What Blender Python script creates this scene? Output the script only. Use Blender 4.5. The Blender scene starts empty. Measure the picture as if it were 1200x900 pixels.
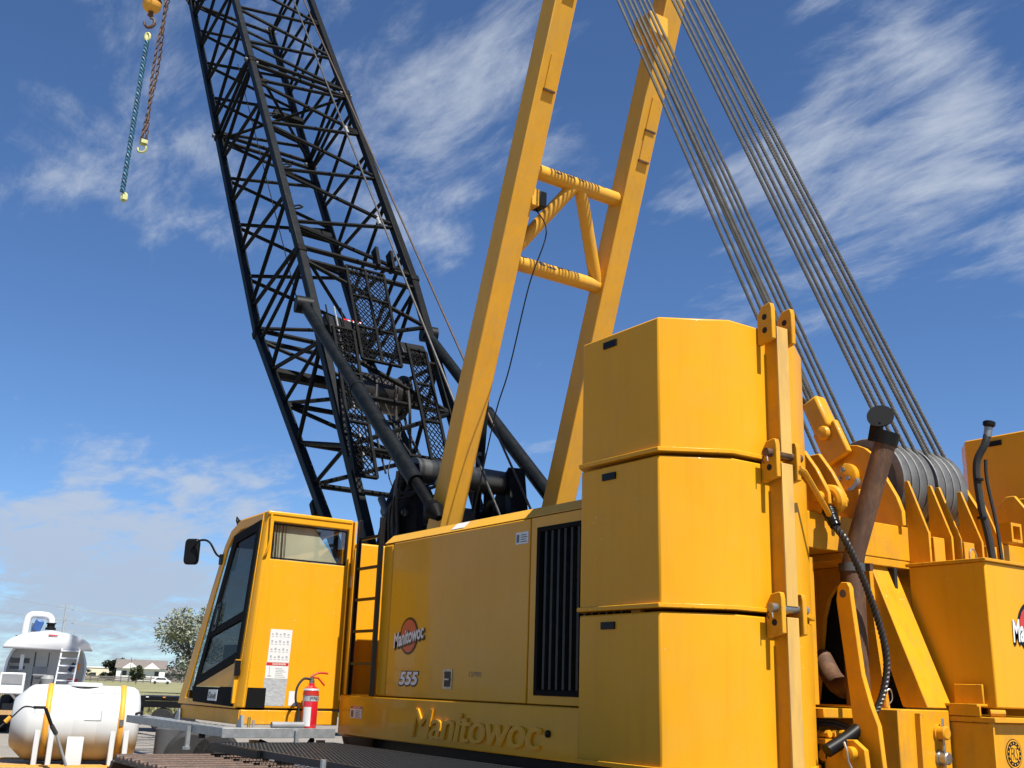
import bpy, bmesh, math, random
from mathutils import Vector, Matrix
random.seed(7)
SC = bpy.context.scene
COL = SC.collection
rad = math.radians

# ------------------------------------------------------------------ camera
cam_d = bpy.data.cameras.new('camera')
cam = bpy.data.objects.new('camera', cam_d)
COL.objects.link(cam)
YAW, PIT, ROL = rad(55.915), rad(15.741), rad(1.896)
fw = Vector((-math.cos(PIT) * math.sin(YAW), math.cos(PIT) * math.cos(YAW), math.sin(PIT)))
r0 = Vector((math.cos(YAW), math.sin(YAW), 0)); u0 = r0.cross(fw)
rt = r0 * math.cos(ROL) + u0 * math.sin(ROL); up = -r0 * math.sin(ROL) + u0 * math.cos(ROL)
cam.matrix_world = Matrix(((rt.x, up.x, -fw.x, 0), (rt.y, up.y, -fw.y, 0), (rt.z, up.z, -fw.z, 1.65), (0, 0, 0, 1)))
cam_d.sensor_width = 36; cam_d.lens = 36 * 1262.68 / 1200
cam_d.clip_start = 0.05; cam_d.clip_end = 6000
SC.camera = cam

# ------------------------------------------------------------------ sky, sun, exposure
SUN_EL, SUN_AZ = rad(58), rad(1.6)          # azimuth measured from +X towards +Y
sd = Vector((math.cos(SUN_EL) * math.cos(SUN_AZ), math.cos(SUN_EL) * math.sin(SUN_AZ), math.sin(SUN_EL)))
W = bpy.data.worlds.new('World'); SC.world = W; W.use_nodes = True
wn = W.node_tree; wn.nodes.clear()
def WN(t, **k):
    n = wn.nodes.new(t)
    for a, b in k.items(): setattr(n, a, b)
    return n
def WL(a, b): wn.links.new(a, b)
def wmath(op, a, b=None, c=None, clamp=False):
    n = WN('ShaderNodeMath', operation=op, use_clamp=clamp)
    for i, v in enumerate((a, b, c)):
        if v is None: continue
        if isinstance(v, (int, float)): n.inputs[i].default_value = v
        else: WL(v, n.inputs[i])
    return n.outputs[0]
sky = WN('ShaderNodeTexSky', sky_type='NISHITA', sun_disc=False, sun_elevation=SUN_EL,
         sun_rotation=math.pi / 2 - SUN_AZ, altitude=1500, air_density=1.0, dust_density=0.35, ozone_density=3.0)
tc = WN('ShaderNodeTexCoord')
sep = WN('ShaderNodeSeparateXYZ'); WL(tc.outputs['Generated'], sep.inputs[0])
zc = wmath('MAXIMUM', sep.outputs[2], 0.0)
den = wmath('ADD', zc, 0.11)
cx = wmath('DIVIDE', sep.outputs[0], den); cy = wmath('DIVIDE', sep.outputs[1], den)
cmb = WN('ShaderNodeCombineXYZ'); WL(cx, cmb.inputs[0]); WL(cy, cmb.inputs[1])
def noise(vec, scale, detail, rough, dist=0.0, rot=0.0, sx=1.0, sy=1.0, off=(0, 0, 0)):
    mp = WN('ShaderNodeMapping'); WL(vec, mp.inputs[0])
    mp.inputs['Rotation'].default_value = (0, 0, rot); mp.inputs['Scale'].default_value = (sx, sy, 1); mp.inputs['Location'].default_value = off
    n = WN('ShaderNodeTexNoise'); WL(mp.outputs[0], n.inputs['Vector'])
    n.inputs['Scale'].default_value = scale; n.inputs['Detail'].default_value = detail
    n.inputs['Roughness'].default_value = rough; n.inputs['Distortion'].default_value = dist
    return n.outputs[0]
big = noise(cmb.outputs[0], 0.85, 3, 0.5, 0.3, rot=0.5, off=(3.1, 1.7, 0))
fine = noise(cmb.outputs[0], 2.6, 9, 0.62, 0.5, rot=0.55, sx=1.0, sy=1.9, off=(0.4, 0, 0))
wisp = noise(cmb.outputs[0], 7.5, 8, 0.68, 0.3, rot=0.9, sx=0.8, sy=2.2)
def patch(px, py, pz, tight, amount):
    d = WN('ShaderNodeVectorMath', operation='DOT_PRODUCT'); WL(tc.outputs['Generated'], d.inputs[0])
    d.inputs[1].default_value = Vector((px, py, pz)).normalized()
    e = wmath('SUBTRACT', d.outputs['Value'], 1.0); e = wmath('MULTIPLY', e, tight); e = wmath('EXPONENT', e)
    return wmath('MULTIPLY', e, amount)
cover = wmath('ADD', wmath('MULTIPLY', wmath('SUBTRACT', big, 0.5), 0.35), -0.03)
hz = WN('ShaderNodeMapRange', interpolation_type='SMOOTHSTEP'); WL(sep.outputs[2], hz.inputs[0])
hz.inputs[1].default_value = 0.0; hz.inputs[2].default_value = 0.16; hz.inputs[3].default_value = 0.25; hz.inputs[4].default_value = 0.0
cover = wmath('ADD', cover, hz.outputs[0])
PATCHES = [(-0.754, 0.426, 0.5, 183.0, 0.14), (-0.707, 0.487, 0.513, 324.0, 0.08), (-0.759, 0.384, 0.525, 411.0, 0.08), (-0.852, 0.168, 0.497, 411.0, 0.064), (-0.848, 0.219, 0.482, 411.0, 0.083), (-0.873, 0.21, 0.44, 411.0, 0.051), (-0.862, 0.259, 0.435, 411.0, 0.051), (-0.863, 0.117, 0.491, 730.0, 0.032), (-0.914, 0.108, 0.391, 1357.0, 0.057), (-0.911, 0.134, 0.39, 1357.0, 0.064), (-0.907, 0.161, 0.389, 1357.0, 0.064), (-0.903, 0.189, 0.387, 1357.0, 0.064), (-0.897, 0.216, 0.385, 1357.0, 0.064), (-0.89, 0.248, 0.383, 1140.0, 0.064), (-0.882, 0.28, 0.38, 971.0, 0.064), (-0.871, 0.316, 0.377, 730.0, 0.057), (-0.81, 0.42, 0.41, 536.0, 0.14), (-0.792, 0.455, 0.407, 1051.0, 0.1), (-0.547, 0.733, 0.405, 156.0, 0.13), (-0.475, 0.776, 0.415, 183.0, 0.13), (-0.575, 0.681, 0.453, 411.0, 0.08), (-0.463, 0.693, 0.553, 1357.0, 0.12), (-0.482, 0.695, 0.534, 1642.0, 0.09), (-0.442, 0.738, 0.51, 971.0, 0.12), (-0.456, 0.745, 0.488, 1642.0, 0.09), (-0.517, 0.652, 0.556, 1642.0, 0.09), (-0.643, 0.633, 0.432, 411.0, 0.07), (-0.966, 0.151, 0.209, 1051.0, 0.08), (-0.961, 0.185, 0.206, 1051.0, 0.08), (-0.956, 0.22, 0.196, 1051.0, 0.084), (-0.949, 0.256, 0.185, 971.0, 0.093), (-0.938, 0.3, 0.174, 971.0, 0.093), (-0.924, 0.342, 0.172, 1357.0, 0.075), (-0.91, 0.377, 0.169, 1642.0, 0.065), (-0.961, 0.209, 0.184, 1051.0, 0.056), (-0.979, 0.167, 0.118, 730.0, 0.103), (-0.969, 0.212, 0.124, 730.0, 0.112), (-0.958, 0.259, 0.126, 730.0, 0.112), (-0.943, 0.306, 0.13, 730.0, 0.103), (-0.925, 0.354, 0.135, 1051.0, 0.093), (-0.976, 0.196, 0.096, 730.0, 0.075), (-0.952, 0.29, 0.099, 730.0, 0.075), (-0.962, 0.263, 0.07, 4560.0, 0.122), (-0.956, 0.283, 0.073, 5426.0, 0.093), (-0.967, 0.247, 0.066, 5426.0, 0.075), (-0.978, 0.205, 0.04, 730.0, 0.056), (-0.948, 0.181, 0.26, 183.0, -0.2), (-0.935, 0.156, 0.32, 536.0, -0.15), (-0.905, 0.333, 0.264, 263.0, -0.12), (-0.956, 0.248, 0.154, 3885.0, -0.14), (-0.974, 0.167, 0.154, 2565.0, -0.12), (-0.591, 0.615, 0.521, 411.0, -0.08), (-0.501, 0.82, 0.275, 183.0, -0.18), (-0.72, 0.577, 0.384, 183.0, -0.12), (-0.628, 0.558, 0.543, 411.0, -0.08)]
for p in PATCHES: cover = wmath('ADD', cover, patch(*p))
dens = wmath('ADD', wmath('MULTIPLY', fine, 0.86), wmath('MULTIPLY', wisp, 0.34))
dens = wmath('SUBTRACT', dens, 0.10)
band = noise(tc.outputs['Generated'], 5.0, 7, 0.6, 0.6, off=(2.0, 0.3, 0.1))
mpb = band.node.inputs['Vector'].links[0].from_node; mpb.inputs['Scale'].default_value = (1.0, 1.0, 5.5)
lowb = WN('ShaderNodeMapRange', interpolation_type='SMOOTHSTEP'); WL(sep.outputs[2], lowb.inputs[0]); lowb.inputs[1].default_value = 0.10; lowb.inputs[2].default_value = 0.34; lowb.inputs[3].default_value = 0.75; lowb.inputs[4].default_value = 0.0
dens = wmath('ADD', dens, wmath('MULTIPLY', wmath('SUBTRACT', band, 0.52), lowb.outputs[0]))
dens = wmath('ADD', dens, cover)
mr = WN('ShaderNodeMapRange', interpolation_type='SMOOTHSTEP'); WL(dens, mr.inputs[0])
mr.inputs[1].default_value = 0.50; mr.inputs[2].default_value = 0.86; mr.inputs[3].default_value = 0.0; mr.inputs[4].default_value = 0.80
lowm = WN('ShaderNodeMapRange', interpolation_type='SMOOTHSTEP'); WL(sep.outputs[2], lowm.inputs[0])
lowm.inputs[1].default_value = 0.0; lowm.inputs[2].default_value = 0.22; lowm.inputs[3].default_value = 0.0; lowm.inputs[4].default_value = 1.0
cf = mr.outputs[0]
grade = WN('ShaderNodeMixRGB', blend_type='MULTIPLY'); grade.inputs[0].default_value = 1.0; WL(sky.outputs[0], grade.inputs[1]); grade.inputs[2].default_value = (0.92, 1.18, 1.47, 1)
ccol = WN('ShaderNodeMixRGB'); WL(lowm.outputs[0], ccol.inputs[0]); ccol.inputs[1].default_value = (4.7, 5.4, 6.8, 1); ccol.inputs[2].default_value = (6.4, 7.1, 8.2, 1)
mix = WN('ShaderNodeMixRGB'); WL(cf, mix.inputs[0]); WL(grade.outputs[0], mix.inputs[1]); WL(ccol.outputs[0], mix.inputs[2])
bg = WN('ShaderNodeBackground'); WL(mix.outputs[0], bg.inputs[0]); bg.inputs[1].default_value = 0.05
wo = WN('ShaderNodeOutputWorld'); WL(bg.outputs[0], wo.inputs[0])

sl = bpy.data.lights.new('sun', 'SUN'); sl.energy = 5.0; sl.angle = rad(0.53); sl.color = (1.0, 0.955, 0.88)
so = bpy.data.objects.new('sun', sl); COL.objects.link(so)
so.rotation_euler = (-sd).to_track_quat('-Z', 'Y').to_euler(); so.location = (0, -20, 40)
SC.view_settings.view_transform = 'Standard'; SC.view_settings.look = 'None'
SC.view_settings.gamma = 1.0; SC.view_settings.exposure = 0.85; SC.view_settings.use_curve_mapping = False
SC.render.engine = 'CYCLES'; SC.render.resolution_x = 1024; SC.render.resolution_y = 768

# ------------------------------------------------------------------ materials
MATS = {}
def mat(name, col, rough=0.5, metal=0.0, var=0.0, vscale=3.0, col2=None, bump=0.0, bscale=40.0, spec=0.5, coat=0.0, dirt=None, dscale=2.0, damt=0.0, rvar=0.0, stretch=(1, 1, 1), thr=(0.45, 0.75), streak=0.0, chip=0.0):
    m = bpy.data.materials.new(name); m.use_nodes = True
    nt = m.node_tree; b = nt.nodes['Principled BSDF']
    b.inputs['Base Color'].default_value = (*col, 1); b.inputs['Roughness'].default_value = rough
    b.inputs['Metallic'].default_value = metal; b.inputs['Specular IOR Level'].default_value = spec
    b.inputs['Coat Weight'].default_value = coat; b.inputs['Coat Roughness'].default_value = 0.06
    g = nt.nodes.new('ShaderNodeNewGeometry')
    mp = nt.nodes.new('ShaderNodeMapping'); nt.links.new(g.outputs['Position'], mp.inputs[0]); mp.inputs['Scale'].default_value = stretch
    def nz(scale, detail=6, ro=0.6):
        n = nt.nodes.new('ShaderNodeTexNoise'); nt.links.new(mp.outputs[0], n.inputs['Vector'])
        n.inputs['Scale'].default_value = scale; n.inputs['Detail'].default_value = detail; n.inputs['Roughness'].default_value = ro
        return n.outputs[0]
    def rng(s, a, b_, c, d):
        n = nt.nodes.new('ShaderNodeMapRange'); nt.links.new(s, n.inputs[0])
        for i, v in enumerate((a, b_, c, d)): n.inputs[i + 1].default_value = v
        return n.outputs[0]
    cur = None
    if var > 0 or col2:
        mx = nt.nodes.new('ShaderNodeMixRGB')
        c2 = col2 if col2 else tuple(c * (1 - var) for c in col)
        nt.links.new(rng(nz(vscale), 0.3, 0.7, 0, 1), mx.inputs[0])
        mx.inputs[1].default_value = (*col, 1); mx.inputs[2].default_value = (*c2, 1); cur = mx.outputs[0]
    if dirt:
        mx = nt.nodes.new('ShaderNodeMixRGB')
        nt.links.new(rng(nz(dscale, 9, 0.68), thr[0], thr[1], 0, damt), mx.inputs[0])
        if cur: nt.links.new(cur, mx.inputs[1])
        else: mx.inputs[1].default_value = (*col, 1)
        mx.inputs[2].default_value = (*dirt, 1); cur = mx.outputs[0]
    if streak:
        # rain streaks and a few pale splashes
        m2 = nt.nodes.new('ShaderNodeMapping'); nt.links.new(g.outputs['Position'], m2.inputs[0]); m2.inputs['Scale'].default_value = (9, 9, 0.7)
        n2 = nt.nodes.new('ShaderNodeTexNoise'); nt.links.new(m2.outputs[0], n2.inputs['Vector']); n2.inputs['Scale'].default_value = 1.6; n2.inputs['Detail'].default_value = 5
        mx = nt.nodes.new('ShaderNodeMixRGB'); nt.links.new(rng(n2.outputs[0], 0.5, 0.78, 0, streak), mx.inputs[0])
        if cur: nt.links.new(cur, mx.inputs[1])
        else: mx.inputs[1].default_value = (*col, 1)
        mx.inputs[2].default_value = (col[0] * 0.62, col[1] * 0.56, col[2] * 0.9, 1)
        vo = nt.nodes.new('ShaderNodeTexVoronoi'); nt.links.new(g.outputs['Position'], vo.inputs['Vector']); vo.inputs['Scale'].default_value = 11
        big_ = rng(nz(1.1, 2), 0.52, 0.66, 0.0, 1.0); dots = rng(vo.outputs['Distance'], 0.05, 0.10, 0.7, 0.0)
        ml_ = nt.nodes.new('ShaderNodeMath'); ml_.operation = 'MULTIPLY'; nt.links.new(big_, ml_.inputs[0]); nt.links.new(dots, ml_.inputs[1])
        m3 = nt.nodes.new('ShaderNodeMixRGB'); nt.links.new(ml_.outputs[0], m3.inputs[0]); nt.links.new(mx.outputs[0], m3.inputs[1]); m3.inputs[2].default_value = (0.62, 0.50, 0.26, 1)
        cur = m3.outputs[0]
    if chip:
        # paint knocked off along the edges
        bv = nt.nodes.new('ShaderNodeBevel'); bv.samples = 4; bv.inputs['Radius'].default_value = 0.022
        dt = nt.nodes.new('ShaderNodeVectorMath'); dt.operation = 'DOT_PRODUCT'; nt.links.new(bv.outputs[0], dt.inputs[0]); nt.links.new(g.outputs['Normal'], dt.inputs[1])
        e1 = rng(dt.outputs['Value'], 0.985, 0.90, 0.0, 1.0); e2 = rng(nz(16, 8, 0.7), 0.55, 0.63, 0.0, chip)
        ml_ = nt.nodes.new('ShaderNodeMath'); ml_.operation = 'MULTIPLY'; nt.links.new(e1, ml_.inputs[0]); nt.links.new(e2, ml_.inputs[1])
        m4 = nt.nodes.new('ShaderNodeMixRGB'); nt.links.new(ml_.outputs[0], m4.inputs[0]); nt.links.new(cur, m4.inputs[1]); m4.inputs[2].default_value = (0.085, 0.045, 0.022, 1)
        cur = m4.outputs[0]
    if cur: nt.links.new(cur, b.inputs['Base Color'])
    if rvar: nt.links.new(rng(nz(vscale * 1.7), 0.3, 0.7, max(0.02, rough - rvar), rough + rvar), b.inputs['Roughness'])
    if bump:
        bn = nt.nodes.new('ShaderNodeBump'); bn.inputs['Strength'].default_value = bump; bn.inputs['Distance'].default_value = 0.02
        nt.links.new(nz(bscale, 5), bn.inputs['Height']); nt.links.new(bn.outputs[0], b.inputs['Normal'])
    MATS[name] = m
    return m
YEL = (0.67, 0.306, 0.010)
mat('yellow', YEL, 0.34, var=0.08, vscale=1.3, coat=0.05, spec=0.16, dirt=(0.46, 0.28, 0.07), dscale=3.0, damt=0.18, rvar=0.09, streak=0.20, chip=0.75)
mat('yellow_gloss', YEL, 0.32, var=0.07, vscale=1.3, coat=0.22, spec=0.16, dirt=(0.46, 0.28, 0.07), dscale=3.0, damt=0.16, rvar=0.08, streak=0.12)
mat('yellow_worn', (0.63, 0.285, 0.010), 0.45, var=0.14, vscale=2.2, coat=0.02, spec=0.18, dirt=(0.30, 0.17, 0.05), dscale=4.5, damt=0.5, rvar=0.1, streak=0.35, chip=0.9)
mat('yellow_mast', (0.64, 0.325, 0.027), 0.45, var=0.10, vscale=1.4, coat=0.04, spec=0.28, dirt=(0.40, 0.26, 0.10), dscale=2.6, damt=0.4, rvar=0.08, streak=0.25, chip=0.6)
mat('yellow_faded', (0.58, 0.345, 0.075), 0.6, var=0.2, vscale=5, dirt=(0.30, 0.19, 0.09), dscale=9, damt=0.7, stretch=(1, 1, 0.25))
mat('chipped', (0.10, 0.07, 0.05), 0.7, var=0.4, vscale=18)
mat('black_matte', (0.008, 0.008, 0.008), 0.7, spec=0.05)
mat('boom_black', (0.0040, 0.0044, 0.0047), 0.55, var=0.4, vscale=4, dirt=(0.03, 0.026, 0.022), dscale=6, damt=0.25, spec=0.09)
mat('boom_blue', (0.0048, 0.0068, 0.0080), 0.5, var=0.3, vscale=3, dirt=(0.035, 0.032, 0.03), dscale=5, damt=0.3, spec=0.12)
mat('black', (0.007, 0.007, 0.007), 0.45, var=0.3, vscale=6, spec=0.18)
mat('slat_black', (0.014, 0.013, 0.012), 0.35, spec=0.35, var=0.5, vscale=9, dirt=(0.10, 0.08, 0.05), dscale=14, damt=0.15)
mat('black_gloss', (0.007, 0.007, 0.0075), 0.25, spec=0.16)
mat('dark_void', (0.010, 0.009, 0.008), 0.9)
mat('grease', (0.018, 0.015, 0.012), 0.35, var=0.5, vscale=12, bump=0.2, bscale=30)
mat('rubber', (0.016, 0.015, 0.015), 0.75, var=0.4, vscale=9, bump=0.1)
mat('steel', (0.42, 0.41, 0.38), 0.40, metal=0.85, var=0.35, vscale=7, dirt=(0.10, 0.08, 0.06), dscale=8, damt=0.7)
mat('sheave', (0.23, 0.23, 0.222), 0.45, metal=0.25, var=0.35, vscale=8, dirt=(0.10, 0.09, 0.08), dscale=5, damt=0.6)
mat('galv', (0.36, 0.375, 0.38), 0.45, metal=0.5, var=0.35, vscale=14, bump=0.08, bscale=60)
mat('grating', (0.035, 0.036, 0.036), 0.5, metal=0.3, var=0.4, vscale=20)
mat('rope', (0.125, 0.117, 0.102), 0.42, metal=0.5, var=0.4, vscale=9, dirt=(0.05, 0.04, 0.03), dscale=14, damt=0.6)
mat('rope_rust', (0.085, 0.055, 0.035), 0.6, metal=0.3, var=0.4, vscale=6)
mat('rope_dark', (0.035, 0.030, 0.027), 0.4, metal=0.4, var=0.4, vscale=14)
mat('rust', (0.090, 0.041, 0.018), 0.65, var=0.45, vscale=6, dirt=(0.24, 0.12, 0.05), dscale=9, damt=0.6, bump=0.12, bscale=50, stretch=(1, 1, 0.4))
mat('track_rust', (0.090, 0.052, 0.035), 0.55, var=0.5, vscale=9, dirt=(0.03, 0.025, 0.02), dscale=6, damt=0.7, bump=0.2, bscale=40, metal=0.3)
mat('white', (0.62, 0.62, 0.61), 0.35, var=0.06, vscale=2)
mat('white_paint', (0.66, 0.67, 0.68), 0.25, var=0.05, vscale=1.2, coat=0.3, dirt=(0.5, 0.48, 0.44), dscale=3, damt=0.25)
mat('sticker', (0.60, 0.595, 0.57), 0.4)
mat('sticker_grey', (0.42, 0.43, 0.43), 0.4, var=0.4, vscale=70, stretch=(1, 0.3, 1))
mat('print', (0.10, 0.10, 0.10), 0.5)
mat('red', (0.50, 0.030, 0.018), 0.35, var=0.2, vscale=8)
mat('red_gloss', (0.52, 0.012, 0.020), 0.14, coat=0.6, var=0.1)
mat('orange', (0.72, 0.33, 0.03), 0.6, var=0.15, vscale=7)
mat('brass', (0.55, 0.38, 0.12), 0.3, metal=0.8)
mat('amber', (0.60, 0.20, 0.02), 0.2)
mat('blue', (0.03, 0.09, 0.28), 0.4, var=0.3)
mat('navy', (0.02, 0.03, 0.08), 0.5)
mat('sling', (0.035, 0.17, 0.27), 0.6, var=0.5, vscale=5, col2=(0.02, 0.04, 0.07))
mat('lime', (0.50, 0.50, 0.20), 0.5, var=0.2, vscale=4)
mat('grey', (0.24, 0.245, 0.25), 0.5, var=0.2, vscale=5)
mat('drum_grey', (0.055, 0.057, 0.056), 0.5, var=0.3, vscale=5)
mat('grey_dark', (0.07, 0.072, 0.075), 0.55, var=0.3, vscale=6)
mat('wood', (0.48, 0.29, 0.12), 0.7, var=0.35, vscale=4, stretch=(1, 6, 6), bump=0.1)
mat('stucco', (0.62, 0.55, 0.40), 0.8, var=0.08)
mat('house_white', (0.72, 0.71, 0.68), 0.7, var=0.06)
mat('roof_tile', (0.17, 0.145, 0.13), 0.8, var=0.25, vscale=1.5)
mat('window_dark', (0.03, 0.035, 0.04), 0.15)
mat('fence_wood', (0.14, 0.125, 0.11), 0.85, var=0.3, vscale=0.6)
mat('leaf_olive', (0.15, 0.165, 0.105), 0.6, var=0.45, vscale=1.2, col2=(0.25, 0.26, 0.19))
mat('leaf_dark', (0.022, 0.035, 0.016), 0.7, var=0.5, vscale=0.4)
mat('leaf_mid', (0.07, 0.09, 0.035), 0.7, var=0.4, vscale=0.5)
mat('bark', (0.09, 0.07, 0.055), 0.9, var=0.4, vscale=3)
mat('gravel', (0.225, 0.20, 0.165), 0.95, var=0.25, vscale=0.6, dirt=(0.32, 0.295, 0.26), dscale=9, damt=0.55, bump=0.5, bscale=25)
mat('field', (0.20, 0.20, 0.085), 0.95, var=0.35, vscale=0.05, dirt=(0.33, 0.28, 0.15), dscale=0.12, damt=0.8)
mat('grass', (0.13, 0.15, 0.05), 0.9, var=0.4, vscale=0.5, col2=(0.30, 0.26, 0.13))
mat('pylon', (0.30, 0.32, 0.34), 0.6)
mat('lamp_red', (0.55, 0.02, 0.02), 0.2)

def tank_mat():
    mat('poly_white', (0.48, 0.485, 0.475), 0.4, var=0.05)
    m = mat('poly_tank', (0.53, 0.535, 0.52), 0.38, var=0.05, vscale=2, spec=0.4)
    nt = m.node_tree; b = nt.nodes['Principled BSDF']
    b.inputs['Subsurface Weight'].default_value = 0.1; b.inputs['Subsurface Radius'].default_value = (0.05, 0.045, 0.035)
    g = nt.nodes.new('ShaderNodeNewGeometry'); s = nt.nodes.new('ShaderNodeSeparateXYZ'); nt.links.new(g.outputs['Position'], s.inputs[0])
    nz = nt.nodes.new('ShaderNodeTexNoise'); nz.inputs['Scale'].default_value = 3.0; nt.links.new(g.outputs['Position'], nz.inputs['Vector'])
    ad = nt.nodes.new('ShaderNodeMath'); ad.operation = 'MULTIPLY_ADD'; nt.links.new(nz.outputs[0], ad.inputs[0]); ad.inputs[1].default_value = 0.10; nt.links.new(s.outputs[2], ad.inputs[2])
    mr = nt.nodes.new('ShaderNodeMapRange'); nt.links.new(ad.outputs[0], mr.inputs[0])
    mr.inputs[1].default_value = 0.62; mr.inputs[2].default_value = 0.84; mr.inputs[3].default_value = 0.8; mr.inputs[4].default_value = 0.0
    mx = nt.nodes.new('ShaderNodeMixRGB'); nt.links.new(mr.outputs[0], mx.inputs[0])
    old = b.inputs['Base Color'].links[0].from_socket; nt.links.new(old, mx.inputs[1]); mx.inputs[2].default_value = (0.40, 0.25, 0.06, 1)   # liquid level staining the translucent wall
    nt.links.new(mx.outputs[0], b.inputs['Base Color'])
tank_mat()
def glass_mat(name, tint, refl, rough=0.02, trans=0.5, ior=1.5, sheen=0.9):
    m = bpy.data.materials.new(name); m.use_nodes = True; nt = m.node_tree; nt.nodes.clear()
    t = nt.nodes.new('ShaderNodeBsdfTransparent'); t.inputs[0].default_value = (*[c * trans for c in tint], 1)
    g = nt.nodes.new('ShaderNodeBsdfGlossy'); g.inputs['Roughness'].default_value = rough; g.inputs[0].default_value = (0.95, 0.95, 0.92, 1)
    lw0 = nt.nodes.new('ShaderNodeLayerWeight'); lw0.inputs[0].default_value = 0.5; lp = nt.nodes.new('ShaderNodeMath'); lp.operation = 'POWER'; nt.links.new(lw0.outputs['Facing'], lp.inputs[0]); lp.inputs[1].default_value = 5.0; lw = nt.nodes.new('ShaderNodeMath'); lw.operation = 'MULTIPLY_ADD'; nt.links.new(lp.outputs[0], lw.inputs[0]); lw.inputs[1].default_value = sheen; lw.inputs[2].default_value = ((ior - 1) / (ior + 1)) ** 2
    ad = nt.nodes.new('ShaderNodeMath'); ad.operation = 'ADD'; ad.use_clamp = True; nt.links.new(lw.outputs[0], ad.inputs[0]); ad.inputs[1].default_value = refl
    mx = nt.nodes.new('ShaderNodeMixShader'); nt.links.new(ad.outputs[0], mx.inputs[0]); nt.links.new(t.outputs[0], mx.inputs[1]); nt.links.new(g.outputs[0], mx.inputs[2])
    o = nt.nodes.new('ShaderNodeOutputMaterial'); nt.links.new(mx.outputs[0], o.inputs[0]); MATS[name] = m
glass_mat('glass_clear', (0.88, 0.94, 0.94), 0.0, trans=0.95, ior=1.3)
glass_mat('glass_tint', (0.44, 0.41, 0.39), 0.0, trans=0.8, ior=1.2, sheen=0.35)
glass_mat('glass_mirror', (0.92, 0.93, 0.90), 0.06, trans=0.92, ior=1.4)
mat('cream_reflection', (0.72, 0.70, 0.56), 0.8, var=0.2, vscale=3.5)  # cream colour standing in for pale sky mirrored in the rear window

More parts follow.
